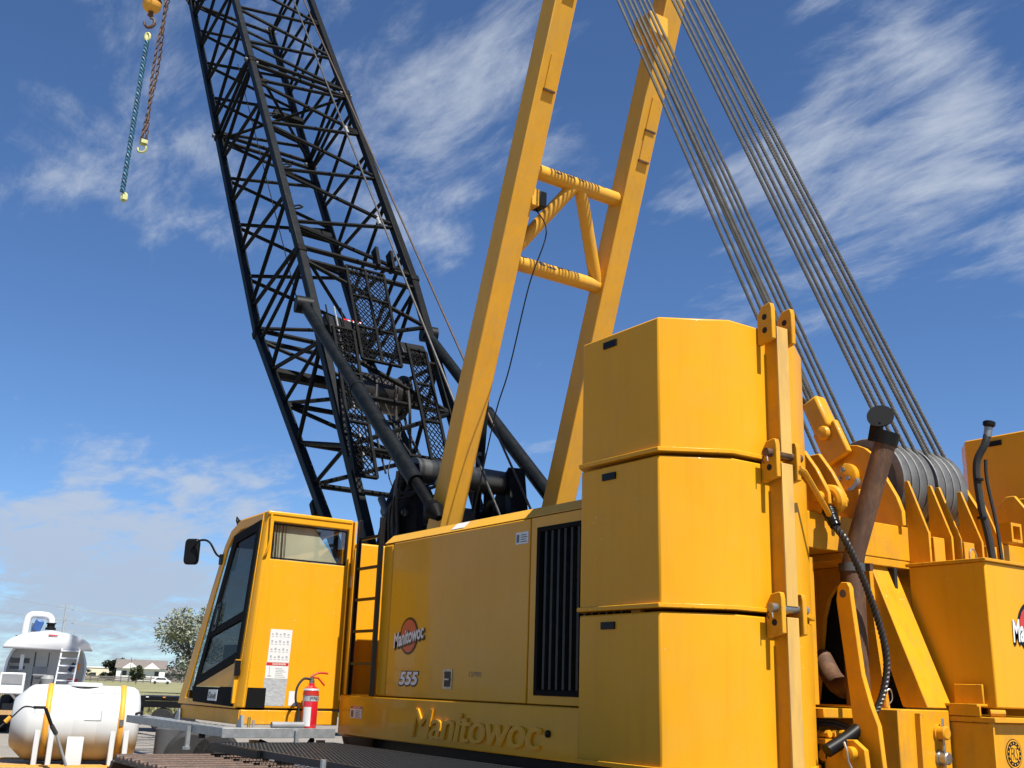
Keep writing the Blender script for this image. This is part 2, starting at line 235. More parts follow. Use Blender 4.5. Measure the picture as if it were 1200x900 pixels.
# ------------------------------------------------------------------ mesh builder
OFF = {}
def V(*a): return Vector(a)
class B:
    def __init__(s): s.v = []; s.f = []; s.sm = []
    def add(s, vs, fs, smooth=False):
        n = len(s.v); s.v += [Vector(p) for p in vs]; s.f += [tuple(i + n for i in f) for f in fs]; s.sm += [smooth] * len(fs); return s
    def box(s, x0, x1, y0, y1, z0, z1):
        return s.add([(x0, y0, z0), (x1, y0, z0), (x1, y1, z0), (x0, y1, z0), (x0, y0, z1), (x1, y0, z1), (x1, y1, z1), (x0, y1, z1)],
                     [(0, 3, 2, 1), (4, 5, 6, 7), (0, 1, 5, 4), (1, 2, 6, 5), (2, 3, 7, 6), (3, 0, 4, 7)])
    def prism(s, pts, d, smooth=False):
        pts = [Vector(p) for p in pts]; d = Vector(d); n = len(pts)
        nor = Vector((0, 0, 0))
        for i in range(n): nor += pts[i].cross(pts[(i + 1) % n])
        if nor.dot(d) > 0: pts = pts[::-1]
        s.add(pts + [p + d for p in pts], [tuple(range(n)), tuple(range(2 * n - 1, n - 1, -1))])
        k = len(s.v) - 2 * n
        s.f += [(k + i, k + n + i, k + n + (i + 1) % n, k + (i + 1) % n) for i in range(n)]; s.sm += [smooth] * n
        return s
    def ring(s, outer, inner, d):
        o = [Vector(p) for p in outer]; i_ = [Vector(p) for p in inner]; d = Vector(d); n = len(o)
        vs = o + i_ + [p + d for p in o] + [p + d for p in i_]; fs = []
        for k in range(n):
            j = (k + 1) % n
            fs += [(k, j, n + j, n + k), (2 * n + k, 3 * n + k, 3 * n + j, 2 * n + j), (k, 2 * n + k, 2 * n + j, j), (n + k, n + j, 3 * n + j, 3 * n + k)]
        return s.add(vs, fs)
    def beam(s, p, q, w, h, ref=(0, 0, 1)):
        p, q = Vector(p), Vector(q); a = (q - p).normalized(); ref = Vector(ref)
        u = a.cross(ref)
        if u.length < 1e-4: u = a.cross(Vector((1, 0, 0)))
        u.normalize(); v = u.cross(a).normalized()
        c = [u * (-w / 2) + v * (-h / 2), u * (w / 2) + v * (-h / 2), u * (w / 2) + v * (h / 2), u * (-w / 2) + v * (h / 2)]
        return s.add([p + k for k in c] + [q + k for k in c], [(0, 1, 2, 3), (7, 6, 5, 4), (0, 4, 5, 1), (1, 5, 6, 2), (2, 6, 7, 3), (3, 7, 4, 0)])
    def tube(s, p, q, r, r2=None, n=10, caps=True):
        return s.path([p, q], [r, r if r2 is None else r2], n, caps)
    def path(s, pts, r, n=8, caps=True):
        pts = [Vector(p) for p in pts]; m = len(pts)
        rs = r if isinstance(r, (list, tuple)) else [r] * m
        vs = []; ref = None
        for i, p in enumerate(pts):
            a = (pts[min(i + 1, m - 1)] - pts[max(i - 1, 0)]).normalized()
            if ref is None:
                ref = a.cross(Vector((0, 0, 1)))
                if ref.length < 1e-3: ref = a.cross(Vector((1, 0, 0)))
            ref = (ref - a * ref.dot(a)).normalized(); w = a.cross(ref)
            vs += [p + (ref * math.cos(2 * math.pi * k / n) + w * math.sin(2 * math.pi * k / n)) * rs[i] for k in range(n)]
        fs = []
        for i in range(m - 1):
            for k in range(n): fs.append((i * n + k, i * n + (k + 1) % n, (i + 1) * n + (k + 1) % n, (i + 1) * n + k))
        s.add(vs, fs, True)
        if caps:
            b = len(s.v) - len(vs); s.f += [tuple(b + k for k in reversed(range(n))), tuple(b + (m - 1) * n + k for k in range(n))]; s.sm += [False, False]
        return s
    def lathe(s, o, ax, prof, n=24):
        o, ax = Vector(o), Vector(ax).normalized(); u = ax.cross(Vector((0.3, 0.2, 1) if abs(ax.z) < 0.9 else (1, 0, 0))).normalized(); w = ax.cross(u)
        vs = []; m = len(prof)
        for t, r in prof: vs += [o + ax * t + (u * math.cos(2 * math.pi * k / n) + w * math.sin(2 * math.pi * k / n)) * r for k in range(n)]
        fs = [(i * n + k, i * n + (k + 1) % n, (i + 1) * n + (k + 1) % n, (i + 1) * n + k) for i in range(m - 1) for k in range(n)]
        s.add(vs, fs, True); b = len(s.v) - len(vs)
        if prof[0][1] > 1e-4: s.f.append(tuple(b + k for k in reversed(range(n)))); s.sm.append(False)
        if prof[-1][1] > 1e-4: s.f.append(tuple(b + (m - 1) * n + k for k in range(n))); s.sm.append(False)
        return s
    def obj(s, name, material, parent=None, bevel=0.0, seg=2, sharp=35):
        off = OFF.get(parent.name, Vector((0, 0, 0))) if parent else Vector((0, 0, 0))
        me = bpy.data.meshes.new(name); me.from_pydata([p - off for p in s.v], [], s.f); me.update()
        bm = bmesh.new(); bm.from_mesh(me); bmesh.ops.recalc_face_normals(bm, faces=bm.faces); bm.to_mesh(me); bm.free()
        me.polygons.foreach_set('use_smooth', s.sm); me.set_sharp_from_angle(angle=rad(sharp))
        me.materials.append(MATS[material])
        o = bpy.data.objects.new(name, me); COL.objects.link(o)
        if parent: o.parent = parent; OFF[o.name] = off
        if bevel:
            md = o.modifiers.new('bevel', 'BEVEL'); md.width = bevel; md.segments = seg; md.limit_method = 'ANGLE'; md.angle_limit = rad(40); md.harden_normals = False
        return o
def tag(o, label=None, cat=None, group=None, kind=None):
    if label: o['label'] = label
    if cat: o['category'] = cat
    if group: o['group'] = group
    if kind: o['kind'] = kind
    return o
def thing(name, label, cat, loc, group=None):
    o = bpy.data.objects.new(name, None); COL.objects.link(o); o.location = loc; o.empty_display_size = 0.2
    OFF[o.name] = Vector(loc); return tag(o, label, cat, group)
def single(b, name, material, label, cat, loc=None, group=None, **k):
    o = b.obj(name, material, None, **k)
    return tag(o, label, cat, group)
def copy_tree(o, parent=None):
    c = o.copy(); COL.objects.link(c)
    if parent: c.parent = parent
    for ch in list(o.children): copy_tree(ch, c)
    return c
def arc(c, r, a0, a1, n, f): return [f(c[0] + r * math.cos(rad(a0 + (a1 - a0) * i / n)), c[1] + r * math.sin(rad(a0 + (a1 - a0) * i / n))) for i in range(n + 1)]
def rope_mesh(p, q, r, lay=0.16, strands=6, step=None):
    # a laid wire rope: lobed section twisting along its length
    p, q = Vector(p), Vector(q); a = (q - p); L = a.length; a.normalize()
    u = a.cross(Vector((0, 1, 0.1))).normalized(); w = a.cross(u); n = strands * 2
    m = max(2, int(L / (step or lay / 9))); b = B(); vs = []
    for i in range(m + 1):
        t = L * i / m
        for k in range(n):
            an = 2 * math.pi * k / n; tw = 2 * math.pi * t / lay
            rr = r * (1.0 if (k % 2 == 0) else 0.78); an += tw
            vs.append(p + a * t + (u * math.cos(an) + w * math.sin(an)) * rr)
    fs = [(i * n + k, i * n + (k + 1) % n, (i + 1) * n + (k + 1) % n, (i + 1) * n + k) for i in range(m) for k in range(n)]
    return b.add(vs, fs, False)
def rope_path(pts, r, lay=0.16, strands=6):
    b = B(); n = strands * 2; vs = []; ref = None; L = 0
    for i, p in enumerate(pts):
        a = (pts[min(i + 1, len(pts) - 1)] - pts[max(i - 1, 0)]).normalized()
        if ref is None: ref = a.cross(Vector((0.2, 1, 0.1)))
        ref = (ref - a * ref.dot(a)).normalized(); w = a.cross(ref)
        if i: L += (p - pts[i - 1]).length
        for k in range(n):
            an = 2 * math.pi * (k / n + L / lay); rr = r * (1.0 if k % 2 == 0 else 0.78)
            vs.append(p + (ref * math.cos(an) + w * math.sin(an)) * rr)
    m = len(pts) - 1
    return b.add(vs, [(i * n + k, i * n + (k + 1) % n, (i + 1) * n + (k + 1) % n, (i + 1) * n + k) for i in range(m) for k in range(n)])
def spline(pts, n=8):
    pts = [Vector(p) for p in pts]; out = []
    for i in range(len(pts) - 1):
        p0, p1, p2, p3 = pts[max(i - 1, 0)], pts[i], pts[i + 1], pts[min(i + 2, len(pts) - 1)]
        for k in range(n):
            t = k / n
            out.append(0.5 * ((2 * p1) + (p2 - p0) * t + (2 * p0 - 5 * p1 + 4 * p2 - p3) * t * t + (3 * p1 - p0 - 3 * p2 + p3) * t ** 3))
    return out + [pts[-1]]
def text(s, o, u, v, width=None, height=None, depth=0.004, shear=0.0, bold=0.0, squeeze=1.0, space=1.0, center=True, bev=0.0):
    # lettering as real flat or raised geometry on the plane (o; u right, v up)
    c = bpy.data.curves.new('lettering', 'FONT'); c.body = s; c.size = 1; c.extrude = 0.5; c.offset = bold; c.shear = shear; c.space_character = space; c.resolution_u = 3
    ob = bpy.data.objects.new('lettering', c); COL.objects.link(ob); bpy.context.view_layer.update()
    me = bpy.data.meshes.new_from_object(ob.evaluated_get(bpy.context.evaluated_depsgraph_get()))
    xs = [q.co.x for q in me.vertices]; ys = [q.co.y for q in me.vertices]
    x0, x1, y0, y1 = min(xs), max(xs), min(ys), max(ys)
    sx = (width / (x1 - x0)) if width else None; sy = (height / (y1 - y0)) if height else None
    sx = sx or sy; sy = sy or sx
    u, v, o = Vector(u).normalized(), Vector(v).normalized(), Vector(o); n = u.cross(v)
    b = B()
    b.add([o + u * ((q.co.x - (x0 + x1) / 2 * center - x0 * (not center)) * sx) + v * ((q.co.y - (y0 + y1) / 2 * center - y0 * (not center)) * sy) + n * (q.co.z + 0.5) * depth for q in me.vertices],
          [tuple(p.vertices) for p in me.polygons])
    bpy.data.objects.remove(ob); bpy.data.curves.remove(c); bpy.data.meshes.remove(me)
    return b
def disc(o, n, r, t, k=32, rx=None, u=None):
    n = Vector(n).normalized(); u = Vector(u) if u else n.cross(Vector((0, 0, 1))).normalized(); w = n.cross(u); o = Vector(o)
    return B().prism([o + u * (rx or r) * math.cos(2 * math.pi * i / k) + w * r * math.sin(2 * math.pi * i / k) for i in range(k)], n * t)

# ================================================================== SETTING: ground
def sheet(name, x0, x1, y0, y1, z, m, nx=1, ny=1, amp=0.0):
    vs = [(x0 + (x1 - x0) * i / nx, y0 + (y1 - y0) * j / ny, z + (random.uniform(-amp, amp))) for j in range(ny + 1) for i in range(nx + 1)]
    fs = [(j * (nx + 1) + i, j * (nx + 1) + i + 1, (j + 1) * (nx + 1) + i + 1, (j + 1) * (nx + 1) + i) for j in range(ny) for i in range(nx)]
    o = B().add(vs, fs).obj(name, m); o['kind'] = 'structure'; return o
sheet('ground', -3000, 3000, -3000, 3000, -0.02, 'field')
sheet('gravel_yard', -58, 40, -45, 60, -0.005, 'gravel', 40, 40, 0.004)

# ================================================================== CRANE UPPERWORKS
YC = 9.03
CR = thing('crawler_crane', 'big yellow crawler crane house with cab, side ladder and rear rope sheaves', 'crane', (-10.5, YC, 0))
SIDE = 5.5
def on_side(b, name, m, parent, **k): return b.obj(name, m, parent, **k)
# --- machinery house, left side
fp = B().box(-10.275, -7.765, SIDE, SIDE + 0.05, 1.525, 3.10).obj('side_door', 'yellow_gloss', CR, bevel=0.008)
B().ring([(-7.745, SIDE, 1.525), (-6.3, SIDE, 1.525), (-6.3, SIDE, 3.10), (-7.745, SIDE, 3.10)],
         [(-7.63, SIDE, 1.61), (-6.42, SIDE, 1.61), (-6.42, SIDE, 2.99), (-7.63, SIDE, 2.99)], (0, 0.05, 0)).obj('radiator_door', 'yellow_gloss', CR, bevel=0.006)
gr = B().ring([(-7.645, SIDE - 0.012, 1.595), (-6.405, SIDE - 0.012, 1.595), (-6.405, SIDE - 0.012, 3.005), (-7.645, SIDE - 0.012, 3.005)],
              [(-7.60, SIDE - 0.012, 1.64), (-6.45, SIDE - 0.012, 1.64), (-6.45, SIDE - 0.012, 2.965), (-7.60, SIDE - 0.012, 2.965)], (0, 0.06, 0)).obj('radiator_grille', 'black_matte', CR, bevel=0.004)
B().box(-7.62, -6.43, SIDE + 0.10, SIDE + 0.12, 1.62, 2.98).obj('backing', 'dark_void', gr)
sm = None
for k in range(13):
    x = -7.555 + 0.092 * k
    if sm is None:
        sm = B().prism([(0, 0, 1.645), (0.03, 0.05, 1.645), (0.042, 0.05, 1.645), (0.034, -0.004, 1.645), (0.010, -0.008, 1.645)], (0, 0, 1.32)).obj('slat', 'slat_black', gr)
        base = sm; sm.location = (x, SIDE + 0.012, 0)
        sm.location = Vector((x, SIDE + 0.012, 0)); 
        me = sm.data
        for vv in me.vertices: vv.co += OFF[gr.name]           # local mesh about the slat itself
        sm.location = Vector((x, SIDE + 0.012, 0)) - OFF[gr.name]
    else:
        c = base.copy(); COL.objects.link(c); c.location = Vector((x, SIDE + 0.012, 0)) - OFF[gr.name]
# roof with a chamfered edge
B().prism([(-10.52, SIDE + 0.005, 3.11), (-10.52, SIDE + 0.115, 3.215), (-10.52, 7.55, 3.24), (-10.52, 7.55, 3.11)], (2.755, 0, 0)).obj('roof', 'yellow_mast', CR, bevel=0.010)
B().prism([(-7.755, SIDE + 0.005, 3.11), (-7.755, SIDE + 0.115, 3.215), (-7.755, 7.55, 3.24), (-7.755, 7.55, 3.11)], (1.45, 0, 0)).obj('roof', 'yellow_mast', CR, bevel=0.010)
B().box(-10.52, -10.29, SIDE + 0.004, SIDE + 0.4, 1.52, 3.105).obj('corner_post', 'yellow', CR, bevel=0.03, seg=3)
B().box(-10.28, -7.30, SIDE + 0.13, 12.4, 1.15, 3.10).obj('house_core', 'yellow_worn', CR)
# lower frame rail with raised lettering
rail = B().box(-11.27, -6.3, SIDE - 0.03, SIDE + 0.12, 1.10, 1.515).obj('frame_rail', 'yellow_gloss', CR, bevel=0.012)
text('Manitowoc', (-8.56, SIDE - 0.031, 1.295), (1, 0, 0), (0, 0, 1), width=2.16, height=0.27, depth=0.022, shear=0.22, bold=0.0, space=0.93).obj('raised_lettering', 'yellow_gloss', rail)
text('Manitowoc', (-8.538, SIDE - 0.031, 1.295), (1, 0, 0), (0, 0, 1), width=2.16, height=0.266, depth=0.0205, shear=0.22, space=0.93).obj('raised_lettering', 'yellow_gloss', rail)
B().lathe((-7.385, SIDE - 0.03, 1.30), (0, -1, 0), [(0, 0.03), (0.02, 0.03), (0.03, 0.015)], 12).obj('plug', 'black', rail)
B().box(-11.2, -6.35, SIDE + 0.15, 12.2, 0.98, 1.13).obj('deck_frame', 'black', CR)
B().lathe((-10.6, YC, 0.62), (0, 0, 1), [(0, 1.9), (0.36, 1.9)], 40).obj('slewing_ring', 'grease', CR)
# warning sticker on the rail
def sticker(parent, o, u, v, w, h, head='DANGER', head_m='red', lines=4, body='sticker', hh=0.22):
    o, u, v = Vector(o), Vector(u), Vector(v); n = u.cross(v)
    s = B().prism([o, o + u * w, o + u * w + v * h, o + v * h], n * 0.002).obj('decal', body, parent)
    if head:
        y0 = h * (1 - hh)
        B().prism([o + v * y0 + u * 0.01 * w + n * 0.0022, o + u * w * 0.99 + v * y0 + n * 0.0022, o + u * w * 0.99 + v * h * 0.985 + n * 0.0022, o + v * h * 0.985 + u * 0.01 * w + n * 0.0022], n * 0.0012).obj('band', head_m, parent)
        text(head, o + u * w * 0.58 + v * (h * (1 - hh / 2)) + n * 0.0036, u, v, width=w * 0.6, height=h * hh * 0.55, depth=0.001, bold=0.02).obj('print', 'sticker', parent)
    return s
sticker(CR, (-10.98, SIDE - 0.032, 1.285), (1, 0, 0), (0, 0, 1), 0.27, 0.125)
b = B()
for k in range(5): b.box(-10.86, -10.74 - 0.03 * (k % 2), SIDE - 0.0355, SIDE - 0.0345, 1.295 + 0.016 * k, 1.302 + 0.016 * k)
b.box(-10.96, -10.90, SIDE - 0.0355, SIDE - 0.0345, 1.295, 1.365); b.obj('print', 'print', CR)['kind'] = 'stuff'
sticker(CR, (-7.98, SIDE - 0.002, 2.885), (1, 0, 0), (0, 0, 1), 0.195, 0.105, head=None)
b = B(); b.box(-7.965, -7.925, SIDE - 0.006, SIDE - 0.005, 2.90, 2.97)
for k in range(4): b.box(-7.90, -7.80 - 0.02 * (k % 2), SIDE - 0.006, SIDE - 0.005, 2.90 + 0.02 * k, 2.908 + 0.02 * k)
b.obj('print', 'print', CR)['kind'] = 'stuff'
n = Vector((0, -0.69, 0.72)); B().prism([(-9.16, SIDE + 0.03, 3.137), (-8.93, SIDE + 0.03, 3.137), (-8.93, SIDE + 0.10, 3.204), (-9.16, SIDE + 0.10, 3.204)], n * 0.004).obj('decal', 'sticker', CR)
# round maker's badge, model number, serial number, latch
def badge(parent, o, u, v, r, tw, th, tilt):
    o, u, v = Vector(o), Vector(u), Vector(v); n = u.cross(v)
    disc(o, n, r, 0.003, 40).obj('badge_rim', 'black_gloss', parent)
    disc(o + n * 0.0032, n, r * 0.87, 0.0015, 40).obj('badge_disc', 'red', parent)
    tu = (u * math.cos(tilt) + v * math.sin(tilt)); tv = (v * math.cos(tilt) - u * math.sin(tilt))
    text('Manitowoc', o + n * 0.0049 + tu * 0.012 - tv * 0.014, tu, tv, width=tw * 1.02, height=th * 1.12, depth=0.002, shear=0.25, bold=0.05).obj('badge_shadow', 'black_gloss', parent)
    text('Manitowoc', o + n * 0.0072, tu, tv, width=tw, height=th, depth=0.002, shear=0.25, bold=0.025).obj('badge_lettering', 'white', parent)
badge(CR, (-9.84, SIDE - 0.001, 2.125), (1, 0, 0), (0, 0, 1), 0.185, 0.62, 0.15, rad(9))
text('555', (-9.80, SIDE - 0.001, 1.705), (1, 0, 0), (0, 0, 1), width=0.42, height=0.155, depth=0.002, shear=0.2, bold=0.07).obj('number_outline', 'black_gloss', CR)
text('555', (-9.80, SIDE - 0.0034, 1.708), (1, 0, 0), (0, 0, 1), width=0.385, height=0.13, depth=0.002, shear=0.2, bold=0.035).obj('model_number', 'white', CR)
text('137901', (-8.57, SIDE - 0.001, 1.758), (1, 0, 0), (0, 0, 1), width=0.2, height=0.045, depth=0.001).obj('serial_number', 'print', CR)
la = B().ring([(-9.125, SIDE - 0.006, 1.62), (-8.965, SIDE - 0.006, 1.62), (-8.965, SIDE - 0.006, 1.80), (-9.125, SIDE - 0.006, 1.80)],
              [(-9.105, SIDE - 0.006, 1.64), (-8.985, SIDE - 0.006, 1.64), (-8.985, SIDE - 0.006, 1.78), (-9.105, SIDE - 0.006, 1.78)], (0, 0.006, 0)).obj('latch', 'steel', CR)
B().box(-9.105, -8.985, SIDE - 0.003, SIDE - 0.001, 1.64, 1.78).obj('latch_well', 'black_gloss', la)
B().box(-9.09, -9.0, SIDE - 0.02, SIDE - 0.003, 1.70, 1.715).obj('latch_lever', 'steel', la)
# recess behind the ladder
B().box(-11.55, -11.2, SIDE + 0.02, 7.5, 1.5, 3.19).obj('front_housing', 'yellow', CR, bevel=0.02)
B().box(-11.195, -10.525, SIDE + 0.40, 7.5, 1.5, 3.17).obj('recess_panel', 'yellow', CR, bevel=0.01)
B().box(-11.21, -11.15, SIDE - 0.02, SIDE + 0.06, 1.52, 3.12).obj('recess_post', 'yellow', CR, bevel=0.012)
B().box(-11.19, -10.53, SIDE + 0.0, SIDE + 0.39, 1.5, 1.53).obj('step_plate', 'yellow_worn', CR)
ld = B().box(-11.045, -11.005, SIDE - 0.07, SIDE - 0.02, 1.52, 3.42).obj('ladder', 'black', CR, bevel=0.006)
B().box(-10.515, -10.475, SIDE - 0.07, SIDE - 0.02, 1.52, 3.40).obj('ladder_rail', 'black', ld, bevel=0.006)
rg = None
for z in (1.85, 2.19, 2.53, 2.87, 3.20):
    if rg is None:
        rg = B().box(-11.005, -10.515, SIDE - 0.062, SIDE - 0.028, z - 0.015, z + 0.015).obj('ladder_rung', 'black', ld); z0 = z
    else:
        c = rg.copy(); COL.objects.link(c); c.location = (0, 0, z - z0)

# --- operator's cab
XR = -11.30
def sy(z): return 4.325 + (z - 1.35) * 0.062        # left wall leans in slightly
def S(x, z, d=0.0): return (x, sy(z) + d, z)
outer = [S(-13.27, 1.35), S(-13.22, 1.5), S(-12.52, 3.16), S(-12.38, 3.33), S(-12.12, 3.425), S(-11.42, 3.44), S(-11.41, 1.35), S(-12.4, 1.35)]
inner = [S(-13.04, 1.42), S(-12.98, 1.55), S(-12.42, 3.10), S(-12.30, 3.24), S(-12.08, 3.31), S(-11.47, 3.33), S(-11.47, 1.40), S(-12.4, 1.41)]
cab = B().ring(outer, inner, (0, 0.028, 0)).obj('cab', 'yellow', CR, bevel=0.008)
R_ = 5.50
outer2 = [(p[0], R_, p[2]) for p in outer]; inner2 = [(p[0], R_, p[2]) for p in inner]
inner2[6] = (-11.47, R_, 2.2); inner2[7] = (-12.4, R_, 2.1); inner2[0] = (-12.86, R_, 1.9); inner2[1] = (-12.82, R_, 2.0)
B().ring(outer2, inner2, (0, -0.06, 0)).obj('inner_wall', 'yellow', cab)
rear_o = [(XR, 4.50, 3.445), (XR, R_, 3.445), (XR, R_ - 0.01, 1.36), (XR, 4.39, 1.36)]
rear_i = [(XR, 4.535, 3.335), (XR, R_ - 0.045, 3.335), (XR, R_ - 0.045, 2.925), (XR, 4.53, 2.925)]
B().ring(rear_o, rear_i, (-0.05, 0, 0)).obj('rear_wall', 'yellow', cab, bevel=0.01)
B().prism([(XR - 0.03, 4.535, 3.335), (XR - 0.03, R_ - 0.045, 3.335), (XR - 0.03, R_ - 0.045, 2.925), (XR - 0.03, 4.53, 2.925)], (-0.006, 0, 0)).obj('rear_window', 'glass_mirror', cab)
B().prism([(XR - 0.07, 4.54, 3.33), (XR - 0.07, 5.04, 3.33), (XR - 0.07, 5.24, 3.10), (XR - 0.07, 5.37, 2.94), (XR - 0.07, 4.54, 2.93)], (-0.004, 0, 0)).obj('sky_reflection', 'cream_reflection', cab)  # cream panel behind the pane paints in its reflection of pale sky
for k_, y_ in enumerate((4.565, 4.595, 4.625, 4.665, 4.70)): B().tube((XR - 0.045, y_, 3.325), (XR - 0.045, y_ + 0.008, 2.93), 0.006 if k_ % 2 else 0.004, n=5).obj('rope_reflection', 'black', cab)  # thin black rods paint in the ropes mirrored in the pane
B().ring([(XR - 0.02, 4.545, 3.325), (XR - 0.02, R_ - 0.055, 3.325), (XR - 0.02, R_ - 0.055, 2.935), (XR - 0.02, 4.54, 2.935)],
         [(XR - 0.02, 4.56, 3.31), (XR - 0.02, R_ - 0.07, 3.31), (XR - 0.02, R_ - 0.07, 2.95), (XR - 0.02, 4.555, 2.95)], (-0.02, 0, 0)).obj('window_seal', 'black', cab)
# rounded corner post between door and rear wall
cp0 = [(-11.415, sy(1.36) + 0.005, 1.36), (-11.36, sy(1.36) + 0.012, 1.36), (-11.315, 4.365, 1.36), (XR + 0.001, 4.395, 1.36), (XR - 0.06, 4.42, 1.36), (-11.415, 4.42, 1.36)]
cp1 = [(-11.415, sy(3.44) + 0.005, 3.44), (-11.36, sy(3.44) + 0.012, 3.44), (-11.315, 4.475, 3.44), (XR + 0.001, 4.505, 3.44), (XR - 0.06, 4.53, 3.44), (-11.415, 4.53, 3.44)]
n_ = len(cp0)
B().add(cp0 + cp1, [tuple(range(n_)), tuple(range(2 * n_ - 1, n_ - 1, -1))] + [(i, (i + 1) % n_, n_ + (i + 1) % n_, n_ + i) for i in range(n_)]).obj('corner_post', 'yellow', cab, bevel=0.012)
# roof with rounded edges, floor, front frame, windscreen
rf = [(-12.53, 3.17), (-12.39, 3.34), (-12.13, 3.435), (-11.45, 3.45), (XR + 0.01, 3.45), (XR + 0.01, 3.40), (-12.10, 3.38), (-12.34, 3.28), (-12.48, 3.14)]
B().prism([(x, 4.46, z + 0.003) for x, z in rf], (0, R_ - 4.47, 0)).obj('roof', 'yellow', cab, bevel=0.015)
B().box(-13.2, XR - 0.06, 4.42, R_ - 0.07, 1.36, 1.42).obj('floor', 'black', cab)
B().prism([(-13.262, 4.43, 1.5), (-13.262, R_ - 0.08, 1.5), (-12.53, R_ - 0.08, 3.18), (-12.53, 4.5, 3.18)], (-0.008, 0, 0)).obj('windscreen', 'glass_clear', cab)
B().box(-13.27, -13.2, 4.43, R_ - 0.08, 1.36, 1.5).obj('front_sill', 'yellow', cab)
B().prism([(-12.8, R_ - 0.035, 2.05), (-11.48, R_ - 0.035, 2.2), (-11.48, R_ - 0.035, 3.32), (-12.4, R_ - 0.035, 3.2)], (0, 0.006, 0)).obj('inner_window', 'glass_clear', cab)
# base under the cab
B().box(-13.2, XR - 0.005, 4.36, R_ - 0.02, 1.19, 1.34).obj('base', 'yellow_worn', cab, bevel=0.01)
B().prism([(-13.2, 4.345, 1.19), (-11.32, 4.345, 1.19), (-11.32, 4.345, 1.335), (-13.2, 4.345, 1.335)], (0, 0.012, 0)).obj('sill_panel', 'yellow_worn', cab)
# black band round the bottom
B().prism([(XR + 0.002, 4.40, 1.36), (XR + 0.002, 4.615, 1.36), (XR + 0.002, 4.615, 1.565), (XR + 0.002, 4.41, 1.565)], (0.003, 0, 0)).obj('black_band', 'black_matte', cab)
# door
D0 = -0.02
dr = B().ring([S(-12.20, 3.25, D0), S(-11.43, 3.36, D0), S(-11.46, 1.84, D0), S(-12.76, 1.54, D0)],
              [S(-12.09, 3.16, D0), S(-11.52, 3.24, D0), S(-11.55, 1.93, D0), S(-12.61, 1.67, D0)], (0, 0.024, 0)).obj('cab_door', 'black_matte', CR, bevel=0.006)
B().prism([S(-12.42, 2.19, D0 + .001), S(-11.50, 2.37, D0 + .001), S(-11.50, 2.28, D0 + .001), S(-12.455, 2.10, D0 + .001)], (0, 0.035, 0)).obj('door_bar', 'black_matte', dr)
B().prism([S(-12.10, 3.17, 0.0), S(-11.51, 3.25, 0.0), S(-11.54, 1.92, 0.0), S(-12.62, 1.66, 0.0)], (0, 0.006, 0)).obj('door_glass', 'glass_tint', dr)
B().prism([S(-12.68, 1.555, D0 + .004), S(-11.465, 1.835, D0 + .004), S(-11.465, 1.565, D0 + .004)], (0, 0.04, 0)).obj('door_panel', 'yellow', dr)
B().prism([S(-12.80, 1.55, D0 + .002), S(-11.46, 1.555, D0 + .002), S(-11.46, 1.365, D0 + .002), S(-12.70, 1.385, D0 + .002)], (0, 0.04, 0)).obj('door_skirt', 'black_matte', dr, bevel=0.006)
B().box(-11.455, -11.425, 4.30, 4.36, 1.40, 1.85).obj('door_edge', 'yellow', dr)
B().box(-11.425, -11.40, 4.29, 4.35, 1.68, 1.84).obj('hinge', 'black', dr)
B().ring([S(-12.36, 2.46, D0 - .01), S(-12.24, 2.49, D0 - .01), S(-12.30, 2.18, D0 - .01), S(-12.42, 2.16, D0 - .01)],
         [S(-12.33, 2.43, D0 - .01), S(-12.27, 2.45, D0 - .01), S(-12.32, 2.22, D0 - .01), S(-12.39, 2.20, D0 - .01)], (0, 0.02, 0)).obj('door_handle', 'black', dr)
B().prism([S(-12.335, 2.42, D0 - .006), S(-12.31, 2.42, D0 - .006), S(-12.345, 2.24, D0 - .006), S(-12.37, 2.24, D0 - .006)], (0, 0.004, 0)).obj('handle_grip', 'steel', dr)
B().prism([S(-12.21, 1.525, D0 - .002), S(-11.93, 1.53, D0 - .002), S(-11.93, 1.41, D0 - .002), S(-12.21, 1.41, D0 - .002)], (0, 0.003, 0)).obj('decal', 'sticker', dr)
text('Kiewit', S(-12.07, 1.468, D0 - .003), (1, 0, 0), (0, 0.06, 1), width=0.24, height=0.075, depth=0.002, bold=0.02).obj('print', 'print', dr)
# fixed side glass ahead of the door
B().prism([S(-13.0, 1.50, 0.012), S(-12.43, 3.11, 0.012), S(-12.10, 3.30, 0.012), S(-12.18, 3.18, 0.012), S(-12.76, 1.52, 0.012)], (0, 0.006, 0)).obj('side_glass', 'glass_clear', cab)
# seat and console seen through the glass
st = B().box(-12.35, -11.9, 4.72, 5.2, 1.75, 1.90).obj('seat', 'black', cab, bevel=0.04)
B().beam((-11.95, 4.96, 1.88), (-11.75, 4.96, 2.65), 0.46, 0.13, (1, 0, 0)).obj('seat_back', 'black', cab, bevel=0.04)
B().box(-12.4, -11.9, 4.5, 4.68, 1.42, 2.02).obj('console', 'black', cab, bevel=0.02)
B().beam((-12.9, 5.15, 1.42), (-12.8, 5.15, 2.0), 0.25, 0.14, (1, 0, 0)).obj('front_console', 'black', cab, bevel=0.03)
